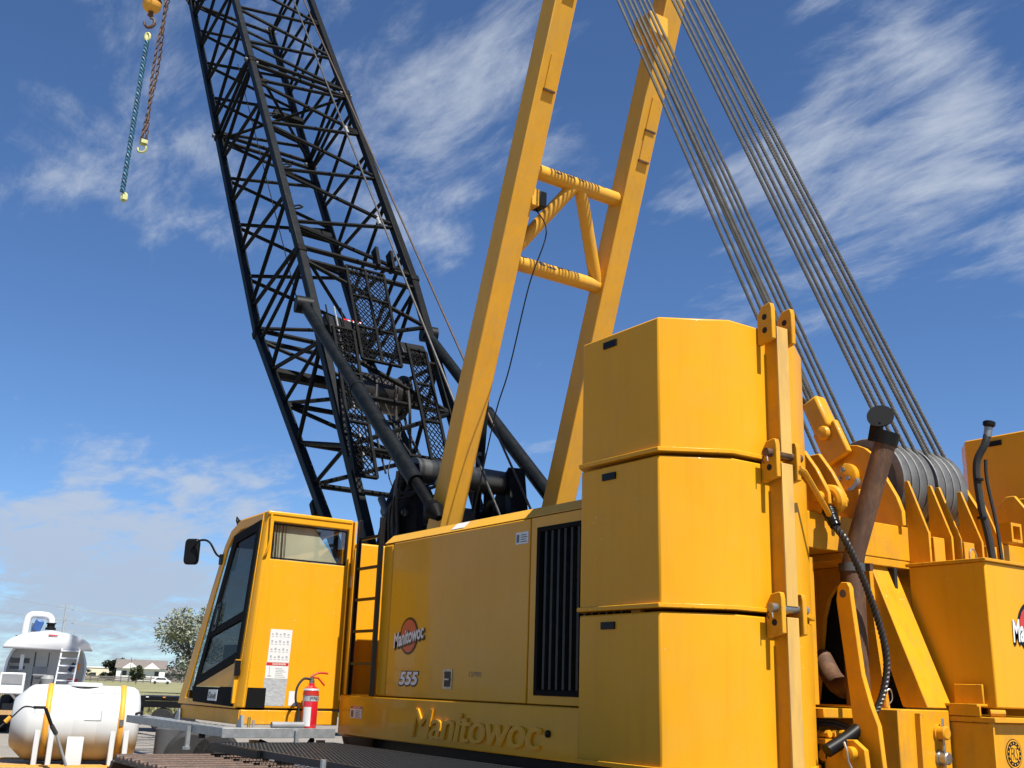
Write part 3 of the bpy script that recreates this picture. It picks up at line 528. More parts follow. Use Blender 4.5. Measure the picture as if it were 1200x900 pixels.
# stickers on the rear wall: chart, danger notice, worn instruction sheet
u, v, X0 = Vector((0, 1, 0)), Vector((0, -0.0, 1)), XR + 0.001
B().prism([(X0, 4.60, 1.835), (X0, 4.85, 1.835), (X0, 4.86, 2.18), (X0, 4.61, 2.18)], (0.002, 0, 0)).obj('decal', 'sticker', cab)
b = B()
for r in range(4):
    for c in range(5):
        yy, zz = 4.625 + 0.045 * c, 1.86 + 0.08 * r
        b.box(X0 + 0.0021, X0 + 0.003, yy, yy + 0.022, zz + 0.02, zz + 0.045 - 0.01 * ((r + c) % 2)); b.box(X0 + 0.0021, X0 + 0.003, yy, yy + 0.028, zz, zz + 0.006)
b.obj('print', 'sticker_grey', cab)['kind'] = 'stuff'
sticker(cab, (X0, 4.59, 1.665), (0, 1, 0), (0, 0, 1), 0.258, 0.168, hh=0.2)
b = B(); b.box(X0 + .0021, X0 + .003, 4.63, 4.637, 1.69, 1.79).box(X0 + .0021, X0 + .003, 4.615, 4.66, 1.685, 1.695)
for k in range(6): b.box(X0 + .0021, X0 + .003, 4.70, 4.82 - 0.02 * (k % 3), 1.68 + 0.018 * k, 1.686 + 0.018 * k)
b.obj('print', 'sticker_grey', cab)['kind'] = 'stuff'
B().prism([(X0, 4.575, 1.385), (X0, 4.835, 1.385), (X0, 4.845, 1.662), (X0, 4.585, 1.662)], (0.002, 0, 0)).obj('decal', 'sticker_grey', cab)
B().prism([(X0, 4.88, 1.39), (X0, 4.96, 1.39), (X0, 4.96, 1.54), (X0, 4.88, 1.54)], (0.002, 0, 0)).obj('decal', 'sticker', cab)
# gutters, lock box, grab bar beside the rear window
B().path([(XR + 0.03, 4.49, 3.42), (XR + 0.035, 4.495, 3.12), (XR + 0.03, 4.47, 2.99), (XR, 4.46, 2.95)], 0.014, 8).obj('grab_bar', 'yellow', cab)
B().box(-11.35, -11.27, R_ + 0.01, R_ + 0.035, 2.78, 3.44).obj('rain_gutter', 'yellow', cab, bevel=0.006)
B().box(-11.27, -11.21, R_ - 0.02, R_ + 0.05, 2.68, 2.82).obj('lock_box', 'steel', cab, bevel=0.008)
B().box(-12.3, -11.8, 4.75, 5.05, 3.45, 3.49).obj('roof_vent', 'black', cab, bevel=0.01)
B().path([(-12.28, 4.50, 3.36), (-12.30, 4.47, 3.44), (-12.27, 4.46, 3.48), (-12.24, 4.48, 3.44)], 0.010, 6).obj('roof_hook', 'black', cab)
B().lathe((-12.34, 4.52, 3.40), (0, 0, 1), [(0, 0.03), (0.05, 0.03), (0.06, 0.01)], 10).obj('roof_lamp', 'black', cab)
# mirror
mi = B().path(spline([(-12.55, 4.44, 3.02), (-12.56, 4.36, 3.06), (-12.60, 4.27, 3.20), (-12.74, 4.20, 3.22), (-12.86, 4.16, 3.14)], 5), 0.013, 8).obj('mirror', 'black', CR)
pts = []
u, v = Vector((0.74, 0.62, 0.0)).normalized(), Vector((0, 0, 1))
for cx_, cz_, a0 in ((0.06, 0.11, 0), (-0.06, 0.11, 90), (-0.06, -0.11, 180), (0.06, -0.11, 270)):
    for i in range(5):
        a = rad(a0 + 90 * i / 4); pts.append(Vector((-12.88, 4.15, 3.10)) + (u * (cx_ + 0.045 * math.cos(a)) + v * (cz_ + 0.065 * math.sin(a))) * 0.88)
B().prism(pts, u.cross(v) * -0.07).obj('mirror_head', 'black', mi, bevel=0.02)
B().box(-12.57, -12.50, 4.40, 4.46, 2.94, 3.06).obj('mirror_bracket', 'black', mi)

# --- galvanised catwalk round the cab
pf = B().box(-14.35, -11.305, 4.08, 4.355, 1.115, 1.165).obj('catwalk', 'galv', CR, bevel=0.004)
B().box(-11.30, -10.99, 4.08, 5.30, 1.115, 1.168).obj('catwalk_end', 'galv', pf, bevel=0.004)
B().box(-14.36, -10.985, 4.055, 4.078, 1.085, 1.172).obj('kick_rail', 'galv', pf, bevel=0.003)
B().box(-10.987, -10.965, 4.057, 5.30, 1.075, 1.172).obj('kick_rail', 'galv', pf, bevel=0.003)
for x, y in ((-11.9, 4.03), (-10.94, 4.85)):
    B().box(x - 0.02, x + 0.02, y - 0.02, y + 0.02, 0.93, 1.15).obj('stanchion', 'galv', pf)
    B().lathe((x, y, 0.91), (0, 0, 1), [(0, 0.045), (0.03, 0.045)], 6).obj('bolt', 'galv', pf)
for x in (-13.28, -11.28):
    B().prism([(x, 4.34, 1.17), (x + 0.16, 4.34, 1.17), (x + 0.14, 4.34, 1.29), (x + 0.10, 4.34, 1.29)], (0, -0.03, 0)).obj('gusset', 'galv', pf)
b = B()
for k in range(30): b.box(-14.3 + 0.1 * k, -14.26 + 0.1 * k, 4.12 + 0.05 * (k % 2), 4.30 - 0.05 * (k % 2), 1.165, 1.1685)
o = b.obj('tread_pattern', 'galv', pf); o['kind'] = 'stuff'
for y in (4.42, 5.12):
    B().tube((-11.2, y, 1.168), (-11.2, y, 1.27), 0.018, n=8).obj('bolt', 'brass', pf)
    B().tube((-11.2, y + 0.05, 1.168), (-11.2, y + 0.05, 1.24), 0.014, n=8).obj('bolt', 'galv', pf)
B().tube((-11.08, 4.62, 1.20), (-11.08, 4.98, 1.20), 0.032, n=12).obj('document_tube', 'grey', pf)
for y in (4.45, 5.2): B().tube((-11.1, y, 1.05), (-11.1, y, 0.98), 0.05, n=10).obj('marker_lamp', 'amber', pf)

# ================================================================== FIRE EXTINGUISHER
FE = thing('fire_extinguisher', 'red fire extinguisher standing on the silver catwalk behind the cab', 'fire extinguisher', (-11.13, 5.06, 1.17))
fx, fy = -11.13, 5.06
bd = B().lathe((fx, fy, 1.17), (0, 0, 1), [(0, 0.078), (0.015, 0.083), (0.37, 0.083), (0.41, 0.07), (0.435, 0.035), (0.46, 0.03)], 24).obj('body', 'red_gloss', FE)
for z0, z1, m in ((0.275, 0.345, 'sticker_grey'), (0.355, 0.375, 'red'), (0.385, 0.405, 'sticker_grey')):
    B().lathe((fx, fy, 1.17 + z0), (0, 0, 1), [(0, 0.0835 - (0.005 if z0 > .38 else 0)), (0.0, 0.0845), (z1 - z0, 0.0845 if z0 < .36 else 0.075), (z1 - z0, 0.07)], 24).obj('label_band', m, bd)
text('FIRE', (fx + 0.0846, fy + 0.005, 1.17 + 0.31), (0, 1, 0), (0, 0, 1), width=0.09, height=0.025, depth=0.002, bold=0.02).obj('print', 'print', bd)
pl = []
for i in range(7):
    a = rad(-75 + 60 * i / 6); pl.append((fx + 0.0838 * math.cos(a), fy + 0.0838 * math.sin(a)))
b = B()
for i in range(6): b.add([(*pl[i], 1.19), (*pl[i + 1], 1.19), (*pl[i + 1], 1.385), (*pl[i], 1.385)], [(0, 1, 2, 3)])
b.obj('paper_label', 'sticker', bd)
vl = B().lathe((fx, fy, 1.63), (0, 0, 1), [(0, 0.028), (0.03, 0.028), (0.03, 0.02), (0.065, 0.02)], 12).obj('valve', 'steel', FE)
B().path(spline([(fx, fy - 0.02, 1.695), (fx, fy + 0.06, 1.735), (fx, fy + 0.13, 1.74), (fx, fy + 0.18, 1.735)], 4), 0.011, 8).obj('carry_handle', 'red', vl)
B().path([(fx, fy, 1.69), (fx, fy + 0.07, 1.685), (fx, fy + 0.15, 1.61)], 0.010, 8).obj('squeeze_lever', 'red', vl)
B().path(spline([(fx, fy - 0.02, 1.67), (fx, fy - 0.10, 1.67), (fx, fy - 0.165, 1.58), (fx, fy - 0.17, 1.45), (fx, fy - 0.13, 1.36), (fx, fy - 0.125, 1.22)], 6), 0.013, 8).obj('hose', 'rubber', FE)
B().tube((fx, fy - 0.125, 1.33), (fx, fy - 0.125, 1.20), 0.016, 0.026, 10).obj('horn', 'rubber', FE)
B().lathe((fx, fy, 1.17 + 0.335), (0, 0, 1), [(0, 0.085), (0, 0.088), (0.018, 0.088), (0.018, 0.085)], 20).obj('strap', 'red', bd)

# ================================================================== COUNTERWEIGHTS
OCT = [(-6.91, 5.40), (-5.97, 5.40), (-5.67, 5.87), (-5.67, 6.58), (-5.97, 7.05), (-6.91, 7.05), (-7.15, 6.75), (-7.15, 5.70)]
def grow(poly, d):
    cx_ = sum(p[0] for p in poly) / 8; cy_ = sum(p[1] for p in poly) / 8
    return [(cx_ + (x - cx_) * (1 + d / abs(0.7)), cy_ + (y - cy_) * (1 + d / abs(0.7))) for x, y in poly]
def cw_box(z0, z1, label, shift=0.0, top=False, base=False):
    T = thing('counterweight_box', label, 'counterweight', (-6.4, 6.22 + shift, z0), 'stacked steel counterweight boxes')
    P = [(x, y + shift) for x, y in OCT]
    bd = B().prism([(x, y, z0 + 0.035) for x, y in P], (0, 0, z1 - z0 - 0.05)).obj('body', 'yellow', T, bevel=0.014)
    B().prism([(x, y, z0 + 0.012) for x, y in grow(P, 0.018)], (0, 0, 0.034)).obj('bottom_flange', 'yellow', T, bevel=0.005)
    B().box(-6.63, -6.47, 5.385 + shift, 5.402 + shift, z1 - 0.13, z1 - 0.075).obj('maker_plate', 'black', T)
    Y0 = 6.27 + shift
    B().box(-5.675, -5.545, Y0, Y0 + 0.10, z0 + 0.02, z1 - 0.02).obj('guide_post', 'yellow_worn', T, bevel=0.006)
    B().box(-5.546, -5.528, Y0 - 0.012, Y0 + 0.112, z0 + 0.06, z1 - 0.02).obj('post_face', 'yellow_faded', T, bevel=0.004)
    def lug(y, zb, zt, n):
        pr = [(-5.66, zb), (-5.505, zb + 0.03), (-5.505, zt - 0.05), (-5.515, zt - 0.005), (-5.535, zt), (-5.61, zt - 0.012), (-5.66, zt - 0.09)]
        L = B().prism([(x, y, z) for x, z in pr], (0, 0.045, 0)).obj('lug', 'yellow_worn', T, bevel=0.006)
        for zz in (zb + 0.11, zt - 0.11):
            B().lathe((-5.58, y - 0.002, zz), (0, 1, 0), [(0, 0.025), (0.049, 0.025)], 14).obj('pin_hole', 'dark_void', L)
    for yy in (Y0 - 0.095, Y0 + 0.135): lug(yy, z1 - 0.17, z1 + 0.16, not top)
    return T
Z = [1.10, 2.235, 3.395, 4.50]
CWL = [cw_box(Z[0], Z[1], 'octagonal yellow counterweight box with small black plate, lowest of the stack by the radiator', base=True),
       cw_box(Z[1], Z[2], 'octagonal yellow counterweight box clamped between two others beside the radiator grille'),
       cw_box(Z[2], Z[3], 'octagonal yellow counterweight box with empty lifting lugs on top, highest by the radiator', top=True)]
for zz, m in ((Z[1], 'steel'), (Z[2], 'rust')):
    pass
for T, zz, m in ((CWL[1], Z[1] + 0.045, 'steel'), (CWL[2], Z[2] + 0.05, 'rust')):
    pn = B().lathe((-5.565, 6.12, zz), (0, 1, 0), [(0, 0.034), (0.39, 0.034)], 14).obj('lock_pin', m, T)
    B().path([(-5.565, 6.13, zz), (-5.555, 6.125, zz - 0.04), (-5.55, 6.125, zz - 0.075)], 0.007, 6).obj('pin_clip', 'steel', pn)
    B().path([(-5.59, 6.15, zz), (-5.62, 6.14, zz - 0.05), (-5.60, 6.14, zz - 0.08)], 0.005, 6).obj('pin_wire', 'rust', pn)
B().path([(-5.5, 6.42, 3.35), (-5.5, 6.48, 3.33), (-5.7, 6.95, 3.13), (-5.75, 7.05, 3.09)], 0.022, 8).obj('keeper_rod', 'yellow_worn', CWL[1])
SH = 10.85 - 5.40
cw_box(Z[0], Z[1], 'counterweight box of the other stack behind the badge box, bottom one', SH, base=True)
cw_box(Z[1], Z[2], 'counterweight box of the other stack behind the badge box, middle one', SH)
cw_box(Z[2], Z[3], 'shaded yellow counterweight box rising behind the black breather hose, top of its stack', SH, top=True)
# ================================================================== REAR FRAME OF THE CRANE (sheaves, beams, exhaust)
yw = 'yellow_worn'
B().box(-6.95, -6.05, 7.09, 10.82, 2.86, 3.17).obj('upper_beam', yw, CR, bevel=0.008)
B().box(-6.95, -6.055, 7.55, 10.82, 2.79, 2.857).obj('beam_flange', yw, CR, bevel=0.006)
B().box(-7.29, -6.96, 7.1, 10.8, 1.1, 3.1).obj('rear_bulkhead', yw, CR)
# side plate with arched opening, near-black wall and block behind paint in its shaded inside
ap = [(-6.94, 1.10), (-6.94, 2.78), (-6.1, 2.78), (-6.0, 1.58)]
o_ = [(-6.94, 7.95, 1.58), (-6.94, 7.95, 2.785), (-6.70, 7.95, 2.785), (-6.45, 7.95, 2.785), (-6.25, 7.95, 2.785), (-6.08, 7.95, 2.785), (-6.06, 7.95, 2.3), (-5.98, 7.95, 1.58)]
i_ = [(-6.72, 7.95, 1.60), (-6.60, 7.95, 2.35), (-6.54, 7.95, 2.52), (-6.45, 7.95, 2.62), (-6.34, 7.95, 2.64), (-6.25, 7.95, 2.58), (-6.20, 7.95, 2.42), (-6.12, 7.95, 1.60)]
B().ring(o_, i_, (0, 0.05, 0)).obj('arched_plate', yw, CR)
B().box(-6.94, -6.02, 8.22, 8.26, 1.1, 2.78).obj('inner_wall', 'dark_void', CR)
B().box(-6.95, -6.06, 7.12, 7.20, 1.6, 2.78).obj('frame_wall', yw, CR)
B().box(-6.94, -5.92, 7.08, 8.2, 1.50, 1.575).obj('shelf_beam', yw, CR, bevel=0.006)
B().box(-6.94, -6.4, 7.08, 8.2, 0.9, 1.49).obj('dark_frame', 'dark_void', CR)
eng = B().path(spline([(-5.97, 7.56, 1.80), (-6.12, 7.62, 1.74), (-6.35, 7.75, 1.80), (-6.6, 7.9, 2.0)], 5), 0.088, 14).obj('exhaust_elbow', 'rust', CR)
for x, z in ((-6.33, 2.42), (-6.36, 2.30), (-6.40, 1.98), (-6.42, 1.90)):
    B().lathe((x, 8.21, z), (0, -1, 0), [(0, 0.022), (0.02, 0.022)], 6).obj('bolt', 'steel', CR)
# sheave cluster
SXc, SZc, RS = -6.50, 3.62, 0.40
shaft = B().tube((SXc, 8.30, SZc), (SXc, 9.76, SZc), 0.075, n=16).obj('sheave_shaft', 'steel', CR)
prof = [(-0.052, 0.09), (-0.052, 0.13), (-0.02, 0.15), (-0.02, 0.33), (-0.052, 0.365), (-0.052, 0.445), (-0.045, 0.452), (-0.022, 0.405), (0, 0.385), (0.022, 0.405), (0.045, 0.452), (0.052, 0.445), (0.052, 0.365), (0.02, 0.33), (0.02, 0.15), (0.052, 0.13), (0.052, 0.09)]
SY = [8.55 + 0.120 * k + (0.045 if k > 3 else 0) for k in range(8)]
s0 = None
for k, y in enumerate(SY):
    if s0 is None:
        s0 = B().lathe((0, 0, 0), (0, 1, 0), prof, 48)
        s0 = s0.obj('sheave', 'sheave', shaft, sharp=25)
        for vv in s0.data.vertices: vv.co += OFF[shaft.name]
        s0.location = Vector((SXc, y, SZc)) - OFF[shaft.name]
    else:
        c = s0.copy(); COL.objects.link(c); c.location = Vector((SXc, y, SZc)) - OFF[shaft.name]
def side_plate(y, t=0.05):
    pr = [(-6.90, 3.17)] + [(SXc - 0.06 + 0.33 * math.cos(rad(a)), 3.70 + 0.30 * math.sin(rad(a))) for a in range(190, 20, -17)] + [(-6.05, 3.44), (-6.0, 3.30), (-6.0, 3.17)]
    return B().prism([(x, y, z) for x, z in pr], (0, t, 0)).obj('sheave_bracket', yw, CR, bevel=0.006)
bk = side_plate(8.36)
B().lathe((-6.56, 8.36, 3.69), (0, -1, 0), [(0, 0.125), (0.06, 0.125), (0.07, 0.11)], 24).obj('shaft_cover', yw, bk)
for a in (90, 210, 330):
    B().lathe((-6.56 + 0.06 * math.cos(rad(a)), 8.285, 3.69 + 0.06 * math.sin(rad(a))), (0, -1, 0), [(0, 0.022), (0.018, 0.022)], 6).obj('cover_bolt', 'steel', bk)
side_plate(9.66)
for y in (8.50, 8.84, 8.97, 9.31, 9.63):
    B().prism([(-6.06, y, 3.60), (-6.02, y, 3.60), (-5.84, y, 3.10), (-5.84, y, 2.84), (-6.06, y, 2.84)], (0, 0.028, 0)).obj('fin_plate', yw, CR, bevel=0.004)
for y in (8.60, 9.06, 9.42):
    B().box(-6.045, -5.86, y, y + 0.16, 2.84, 3.08).obj('gusset_block', yw, CR, bevel=0.006)
# dead-end socket on the left of the sheaves
dx = Vector((-0.408, 0, 0.913))
p0 = Vector((-6.62, 8.31, 3.86))
arm = B().beam(p0, p0 + dx * 0.38, 0.07, 0.30, (0.913, 0, 0.408)).obj('dead_end_arm', yw, CR, bevel=0.02)
B().lathe(p0 + dx * 0.30 - Vector((0, 0.05, 0)), (0, -1, 0), [(0, 0.07), (0.02, 0.075), (0.05, 0.06), (0.06, 0.03)], 18).obj('socket_pin', yw, arm)
sk = B().beam(p0 + dx * 0.33, p0 + dx * 0.70, 0.16, 0.20, (0.913, 0, 0.408)).obj('wedge_socket', yw, CR, bevel=0.03)
B().path(spline([p0 + dx * 0.66 + Vector((-.06, -.03, 0)), p0 + dx * 0.78 + Vector((-.11, -.06, 0)), p0 + dx * 0.72 + Vector((-.16, -.08, 0)), p0 + dx * 0.64 + Vector((-.12, -.05, 0))], 5), 0.024, 8).obj('rope_tail', 'rope_dark', sk)
# pendant lugs at both ends of the beam
def pend(y0, flip):
    pr = [(-6.5, 3.17), (-6.34, 3.62), (-6.25, 3.72), (-6.15, 3.72), (-6.02, 3.54), (-5.90, 3.32), (-5.90, 3.22), (-6.0, 3.17)]
    L = None
    for y in (y0, y0 + 0.20):
        o = B().prism([(x, y, z) for x, z in pr], (0, 0.045, 0)).obj('pendant_lug', yw, CR, bevel=0.01); L = L or o
    B().tube((-5.99, y0 - 0.07, 3.29), (-5.99, y0 + 0.31, 3.29), 0.048, n=14).obj('pendant_pin', yw, L)
    B().path(spline([(-6.0, y0 + 0.07, 3.36), (-5.88, y0 + 0.075, 3.33), (-5.85, y0 + 0.09, 3.22), (-5.93, y0 + 0.11, 3.18)], 5), 0.045, 8).obj('pendant_eye', yw, L)
    return L
pend(7.24, False); pend(10.45, True)
B().ring([(-6.2, 7.74, 3.172), (-6.2, 7.92, 3.172), (-6.2, 7.92, 3.42), (-6.2, 7.74, 3.42)], [(-6.2, 7.77, 3.20), (-6.2, 7.89, 3.20), (-6.2, 7.89, 3.39), (-6.2, 7.77, 3.39)], (0.22, 0, 0)).obj('box_guide', yw, CR)
B().ring([(-6.1, 9.92, 3.172), (-6.1, 10.1, 3.172), (-6.1, 10.1, 3.36), (-6.1, 9.92, 3.36)], [(-6.1, 9.95, 3.20), (-6.1, 10.07, 3.20), (-6.1, 10.07, 3.33), (-6.1, 9.95, 3.33)], (0.2, 0, 0)).obj('box_guide', yw, CR)
# stored pendant with swaged ends, hanging in a loop
PR = thing('pendant_rope', 'dark wire pendant hanging in a loop beside the rusty exhaust pipe', 'rope', (-5.93, 7.4, 1.2))
lp = spline([(-5.93, 7.27, 3.17), (-5.84, 7.24, 3.02), (-5.77, 7.28, 2.88), (-5.73, 7.45, 2.53), (-5.71, 7.60, 2.12), (-5.71, 7.61, 1.85), (-5.73, 7.49, 1.58), (-5.77, 7.25, 1.40), (-5.82, 6.98, 1.26)], 22)
rope_path(lp[14:-10], 0.030, lay=0.22).obj('wire', 'rope_dark', PR)
B().path(lp[:22], [0.062] * 4 + [0.058] * 8 + [0.052] * 6 + [0.047] * 4, 12).obj('swaged_socket', 'black_gloss', PR)
B().path(lp[-26:], 0.052, 12).obj('swaged_socket', 'black', PR)
PR2 = single(B().path([(-5.93, 10.51, 3.15), (-5.9, 10.66, 3.0), (-5.85, 10.9, 2.75)], 0.055, 12), 'pendant_rope', 'black_gloss', 'black swaged pendant end pinned beside the shaded counterweight stack', 'rope')
# rusty exhaust stack with rain cap
ex = B().path([(-5.93, 7.53, 1.60), (-5.93, 7.53, 2.74)], 0.098, 20, False).obj('exhaust_pipe', 'rust', CR)
B().lathe((-5.93, 7.53, 2.68), (0, 0, 1), [(0, 0.099), (0, 0.108), (0.07, 0.108), (0.07, 0.099)], 20).obj('pipe_clamp', 'grey_dark', ex)
B().box(-5.86, -5.80, 7.60, 7.64, 2.69, 2.75).obj('clamp_bolt', 'rust', ex)
pa, pb = Vector((-5.93, 7.53, 2.76)), Vector((-5.60, 7.68, 3.84)); pd = (pb - pa).normalized()
B().path([pa + Vector((0, 0, -0.06)), pa + pd * 0.1, pb], 0.090, 20, False).obj('exhaust_tip', 'rust', ex)
B().lathe(pb - pd * 0.10, pd, [(0, 0.091), (0, 0.102), (0.11, 0.102), (0.11, 0.085), (0.04, 0.085)], 20).obj('cap_collar', 'black', ex)
cn = (Vector((0.45, -0.70, 0.35))).normalized()
cc = pb + Vector((-0.035, -0.04, 0.15)); disc(cc, cn, 0.112, 0.014, 28).obj('rain_cap', 'black', ex)
B().beam(pb + Vector((-0.10, -0.06, -0.06)), cc + Vector((-0.02, -0.02, -0.05)), 0.05, 0.10).obj('cap_hinge', 'black', ex)
# raking brace, badge box, lower beams
B().prism([(-6.32, 8.0, 2.98), (-6.18, 8.0, 3.0), (-5.62, 8.0, 1.60), (-5.86, 8.0, 1.60)], (0, 0.335, 0)).obj('raking_brace', yw, CR, bevel=0.008)
bx = B().box(-6.0, -5.26, 8.40, 9.66, 1.615, 2.80).obj('ballast_box', 'yellow', CR, bevel=0.012)
B().box(-6.02, -5.24, 8.38, 9.68, 2.80, 2.828).obj('box_lid', yw, bx, bevel=0.005)
badge(bx, (-5.2595, 9.03, 2.27), (0, 1, 0), (0, 0, 1), 0.235, 0.66, 0.19, rad(5))
B().box(-6.62, -5.60, 7.58, 8.25, 0.88, 1.585).obj('pin_block', yw, CR, bevel=0.01)
B().box(-5.602, -5.55, 7.79, 7.83, 0.9, 1.56).obj('pin_block_rib', yw, CR, bevel=0.004)
for z, m, r in ((1.41, yw, 0.055), (1.215, 'steel', 0.05)):
    pn = B().lathe((-5.60, 8.08, z), (1, 0, 0), [(0, r + 0.012), (0.02, r + 0.012), (0.02, r), (0.08, r), (0.088, r * 0.8)], 18).obj('lock_pin', m, CR)
    B().path([(-5.55, 8.08, z + 0.11), (-5.54, 8.065, z + 0.06), (-5.54, 8.06, z - 0.06), (-5.55, 8.075, z - 0.10)], 0.009, 6).obj('cotter', 'steel', pn)
lb = B().box(-6.4, -5.26, 8.275, 9.85, 0.88, 1.50).obj('lower_beam', yw, CR, bevel=0.01)
B().box(-6.4, -5.20, 8.262, 9.85, 1.503, 1.545).obj('beam_cap', yw, lb, bevel=0.005)
B().box(-5.262, -5.225, 8.262, 8.285, 0.9, 1.50).obj('beam_rib', yw, lb)
# round club emblem on the lower beam
eo = Vector((-5.2585, 8.575, 1.265)); eu, ev = Vector((0, 1, 0)), Vector((0, 0, 1)); en = Vector((1, 0, 0))
disc(eo, en, 0.115, 0.002, 36).obj('emblem_rim', 'black', lb)
disc(eo + en * 0.0022, en, 0.108, 0.001, 36).obj('emblem_ring', 'yellow', lb)
disc(eo + en * 0.0034, en, 0.098, 0.001, 36).obj('emblem_field', 'black', lb)
disc(eo + en * 0.0046, en, 0.066, 0.001, 36).obj('emblem_center', 'yellow', lb)
text('FKS', eo + en * 0.0058, eu, ev, width=0.10, height=0.10, depth=0.001, shear=0.2).obj('emblem_lettering', 'black', lb)
for k in range(14):
    a = rad(90 - 25.7 * k)
    disc(eo + en * 0.0046 + (eu * math.cos(a) + ev * math.sin(a)) * 0.082, en, 0.007, 0.001, 8).obj('emblem_mark', 'yellow', lb)
# folding step on the badge box
sp = B().box(-5.60, -5.34, 8.34, 8.362, 1.64, 1.80).obj('step_bracket', yw, CR, bevel=0.006)
B().box(-5.68, -5.34, 8.25, 8.40, 1.625, 1.645).obj('step_tread', yw, sp, bevel=0.004)
B().box(-5.60, -5.32, 8.25, 8.27, 1.55, 1.63).obj('step_skirt', yw, sp, bevel=0.004)
B().tube((-5.30, 8.36, 1.575), (-5.22, 8.44, 1.575), 0.03, n=10).obj('box_latch', yw, sp)
B().tube((-5.80, 7.70, 1.585), (-5.80, 7.70, 1.74), 0.020, n=8).obj('retaining_pin', yw, CR)
B().path(spline([(-5.80, 7.68, 1.70), (-5.78, 7.74, 1.74), (-5.78, 7.76, 1.66), (-5.80, 7.72, 1.61)], 4), 0.005, 6).obj('pin_ring', 'steel', CR)
# swinging link with eye
lk = [( -5.99, 2.56), (-5.95, 2.60), (-5.89, 2.595), (-5.865, 2.55), (-5.86, 2.47), (-5.79, 1.85), (-5.72, 1.60), (-5.66, 1.45), (-5.62, 1.0), (-5.90, 1.0), (-5.90, 1.45), (-5.93, 1.75), (-6.01, 2.45)]
ln = B().prism([(x * 0.972 - 0.05, 7.26, 1.65 + (z - 1.65) * 0.967) for x, z in lk], (0, 0.05, 0)).obj('hanger_link', yw, CR, bevel=0.006)
B().lathe((-5.82, 7.257, 2.475), (0, 1, 0), [(0, 0.033), (0.055, 0.033)], 14).obj('link_eye', 'grey_dark', ln)
pq = [(-5.98, 0.95), (-5.98, 1.27), (-5.92, 1.34), (-5.70, 1.35), (-5.60, 1.28), (-5.57, 0.95)]
pp = B().prism([(x + 0.02, 7.12, z) for x, z in pq], (0, 0.05, 0)).obj('pin_plate', yw, CR, bevel=0.006)
B().lathe((-5.69, 7.118, 1.25), (0, -1, 0), [(0, 0.05), (0.06, 0.05), (0.065, 0.03)], 16).obj('lock_pin', yw, pp)
B().path([(-5.72, 7.06, 1.33), (-5.69, 7.05, 1.27), (-5.68, 7.05, 1.19), (-5.66, 7.06, 1.14)], 0.010, 6).obj('cotter', 'steel', pp)
B().box(-6.35, -5.95, 7.12, 7.5, 1.30, 1.34).obj('pipe_tray', yw, CR)
for k in range(4):
    B().lathe((-6.1, 7.18 + 0.085 * k, 1.365), (1, 0, 0.1), [(0, 0.032), (0.05, 0.032), (0.05, 0.024), (0.12, 0.024), (0.12, 0.03), (0.15, 0.03)], 8).obj('hydraulic_fitting', yw, CR)
for k in range(2):
    B().path(spline([(-6.3, 7.1, 1.43 + 0.03 * k), (-6.05, 7.25, 1.45 + 0.03 * k), (-6.0, 7.45, 1.41 + 0.03 * k), (-6.02, 7.62, 1.36)], 5), 0.016, 8).obj('hydraulic_hose', 'rubber', CR)
B().tube((-5.98, 7.12, 1.22), (-5.98, 7.5, 1.22), 0.045, n=12).obj('cross_pipe', yw, CR)
# black breather hose
hs = B().path(spline([(-5.55, 9.0, 2.83), (-5.57, 8.99, 3.1), (-5.60, 8.96, 3.4), (-5.60, 8.95, 3.75), (-5.52, 8.98, 3.93), (-5.50, 9.0, 4.02)], 6), 0.034, 10).obj('breather_hose', 'rubber', CR)
B().lathe((-5.50, 9.0, 4.0), (0.15, 0.1, 1), [(0, 0.036), (0.10, 0.036)], 12).obj('hose_clamp', 'steel', hs)
B().lathe((-5.485, 9.01, 4.09), (0.15, 0.1, 1), [(0, 0.036), (0.02, 0.055), (0.05, 0.055), (0.06, 0.04)], 14).obj('breather_cap', 'black', hs)
for z in (3.25, 3.60): B().lathe((-5.595, 8.955, z), (0, 0, 1), [(0, 0.035), (0, 0.041), (0.02, 0.041), (0.02, 0.035)], 12).obj('hose_tie', 'black', hs)
B().path(spline([(-5.5, 9.06, 2.83), (-5.53, 9.07, 3.2), (-5.56, 9.03, 3.6), (-5.55, 9.02, 3.8)], 5), 0.016, 8).obj('hose_line', 'rubber', hs)
B().path(spline([(-5.6, 8.72, 2.83), (-5.6, 8.73, 2.94), (-5.6, 8.79, 2.96), (-5.6, 8.83, 2.90), (-5.6, 8.83, 2.83)], 5), 0.008, 6).obj('lifting_eye', 'steel', CR)

# ================================================================== BOOM-HOIST MAST
def MX(z): return -13.49 + 0.345 * (z - 4.1)
MT = thing('boom_hoist_mast', 'yellow A-frame mast of two box legs with tubular cross bracing', 'mast', (-14.0, YC, 2.4))
ml = Vector((0.326, 0, 0.945))
LEG = (8.06, 10.0)
for y in LEG:
    lg = B().beam((MX(2.4), y, 2.4), (MX(12.9), y, 12.9), 0.36, 0.36, (1, 0, -0.345)).obj('leg', 'yellow_mast', MT, bevel=0.012)
    for zz in (10.25, 11.6 if y < 9 else 9.8):
        c = Vector((MX(zz) + 0.19, y + 0.03, zz - 0.03))
        B().beam(c - ml * 0.26, c + ml * 0.26, 0.17, 0.022, (1, 0, -0.345)).obj('hand_hold', 'yellow_mast', lg)
        B().beam(c - ml * 0.27 + Vector((0.012, 0, 0)), c - ml * 0.24 + Vector((0.012, 0, 0)), 0.20, 0.03, (1, 0, -0.345)).obj('hand_hold_lip', 'rust', lg)
def mp(y, z, d=0.0): return Vector((MX(z) + d, y, z))
b0, b1 = LEG[0] + 0.17, LEG[1] - 0.17
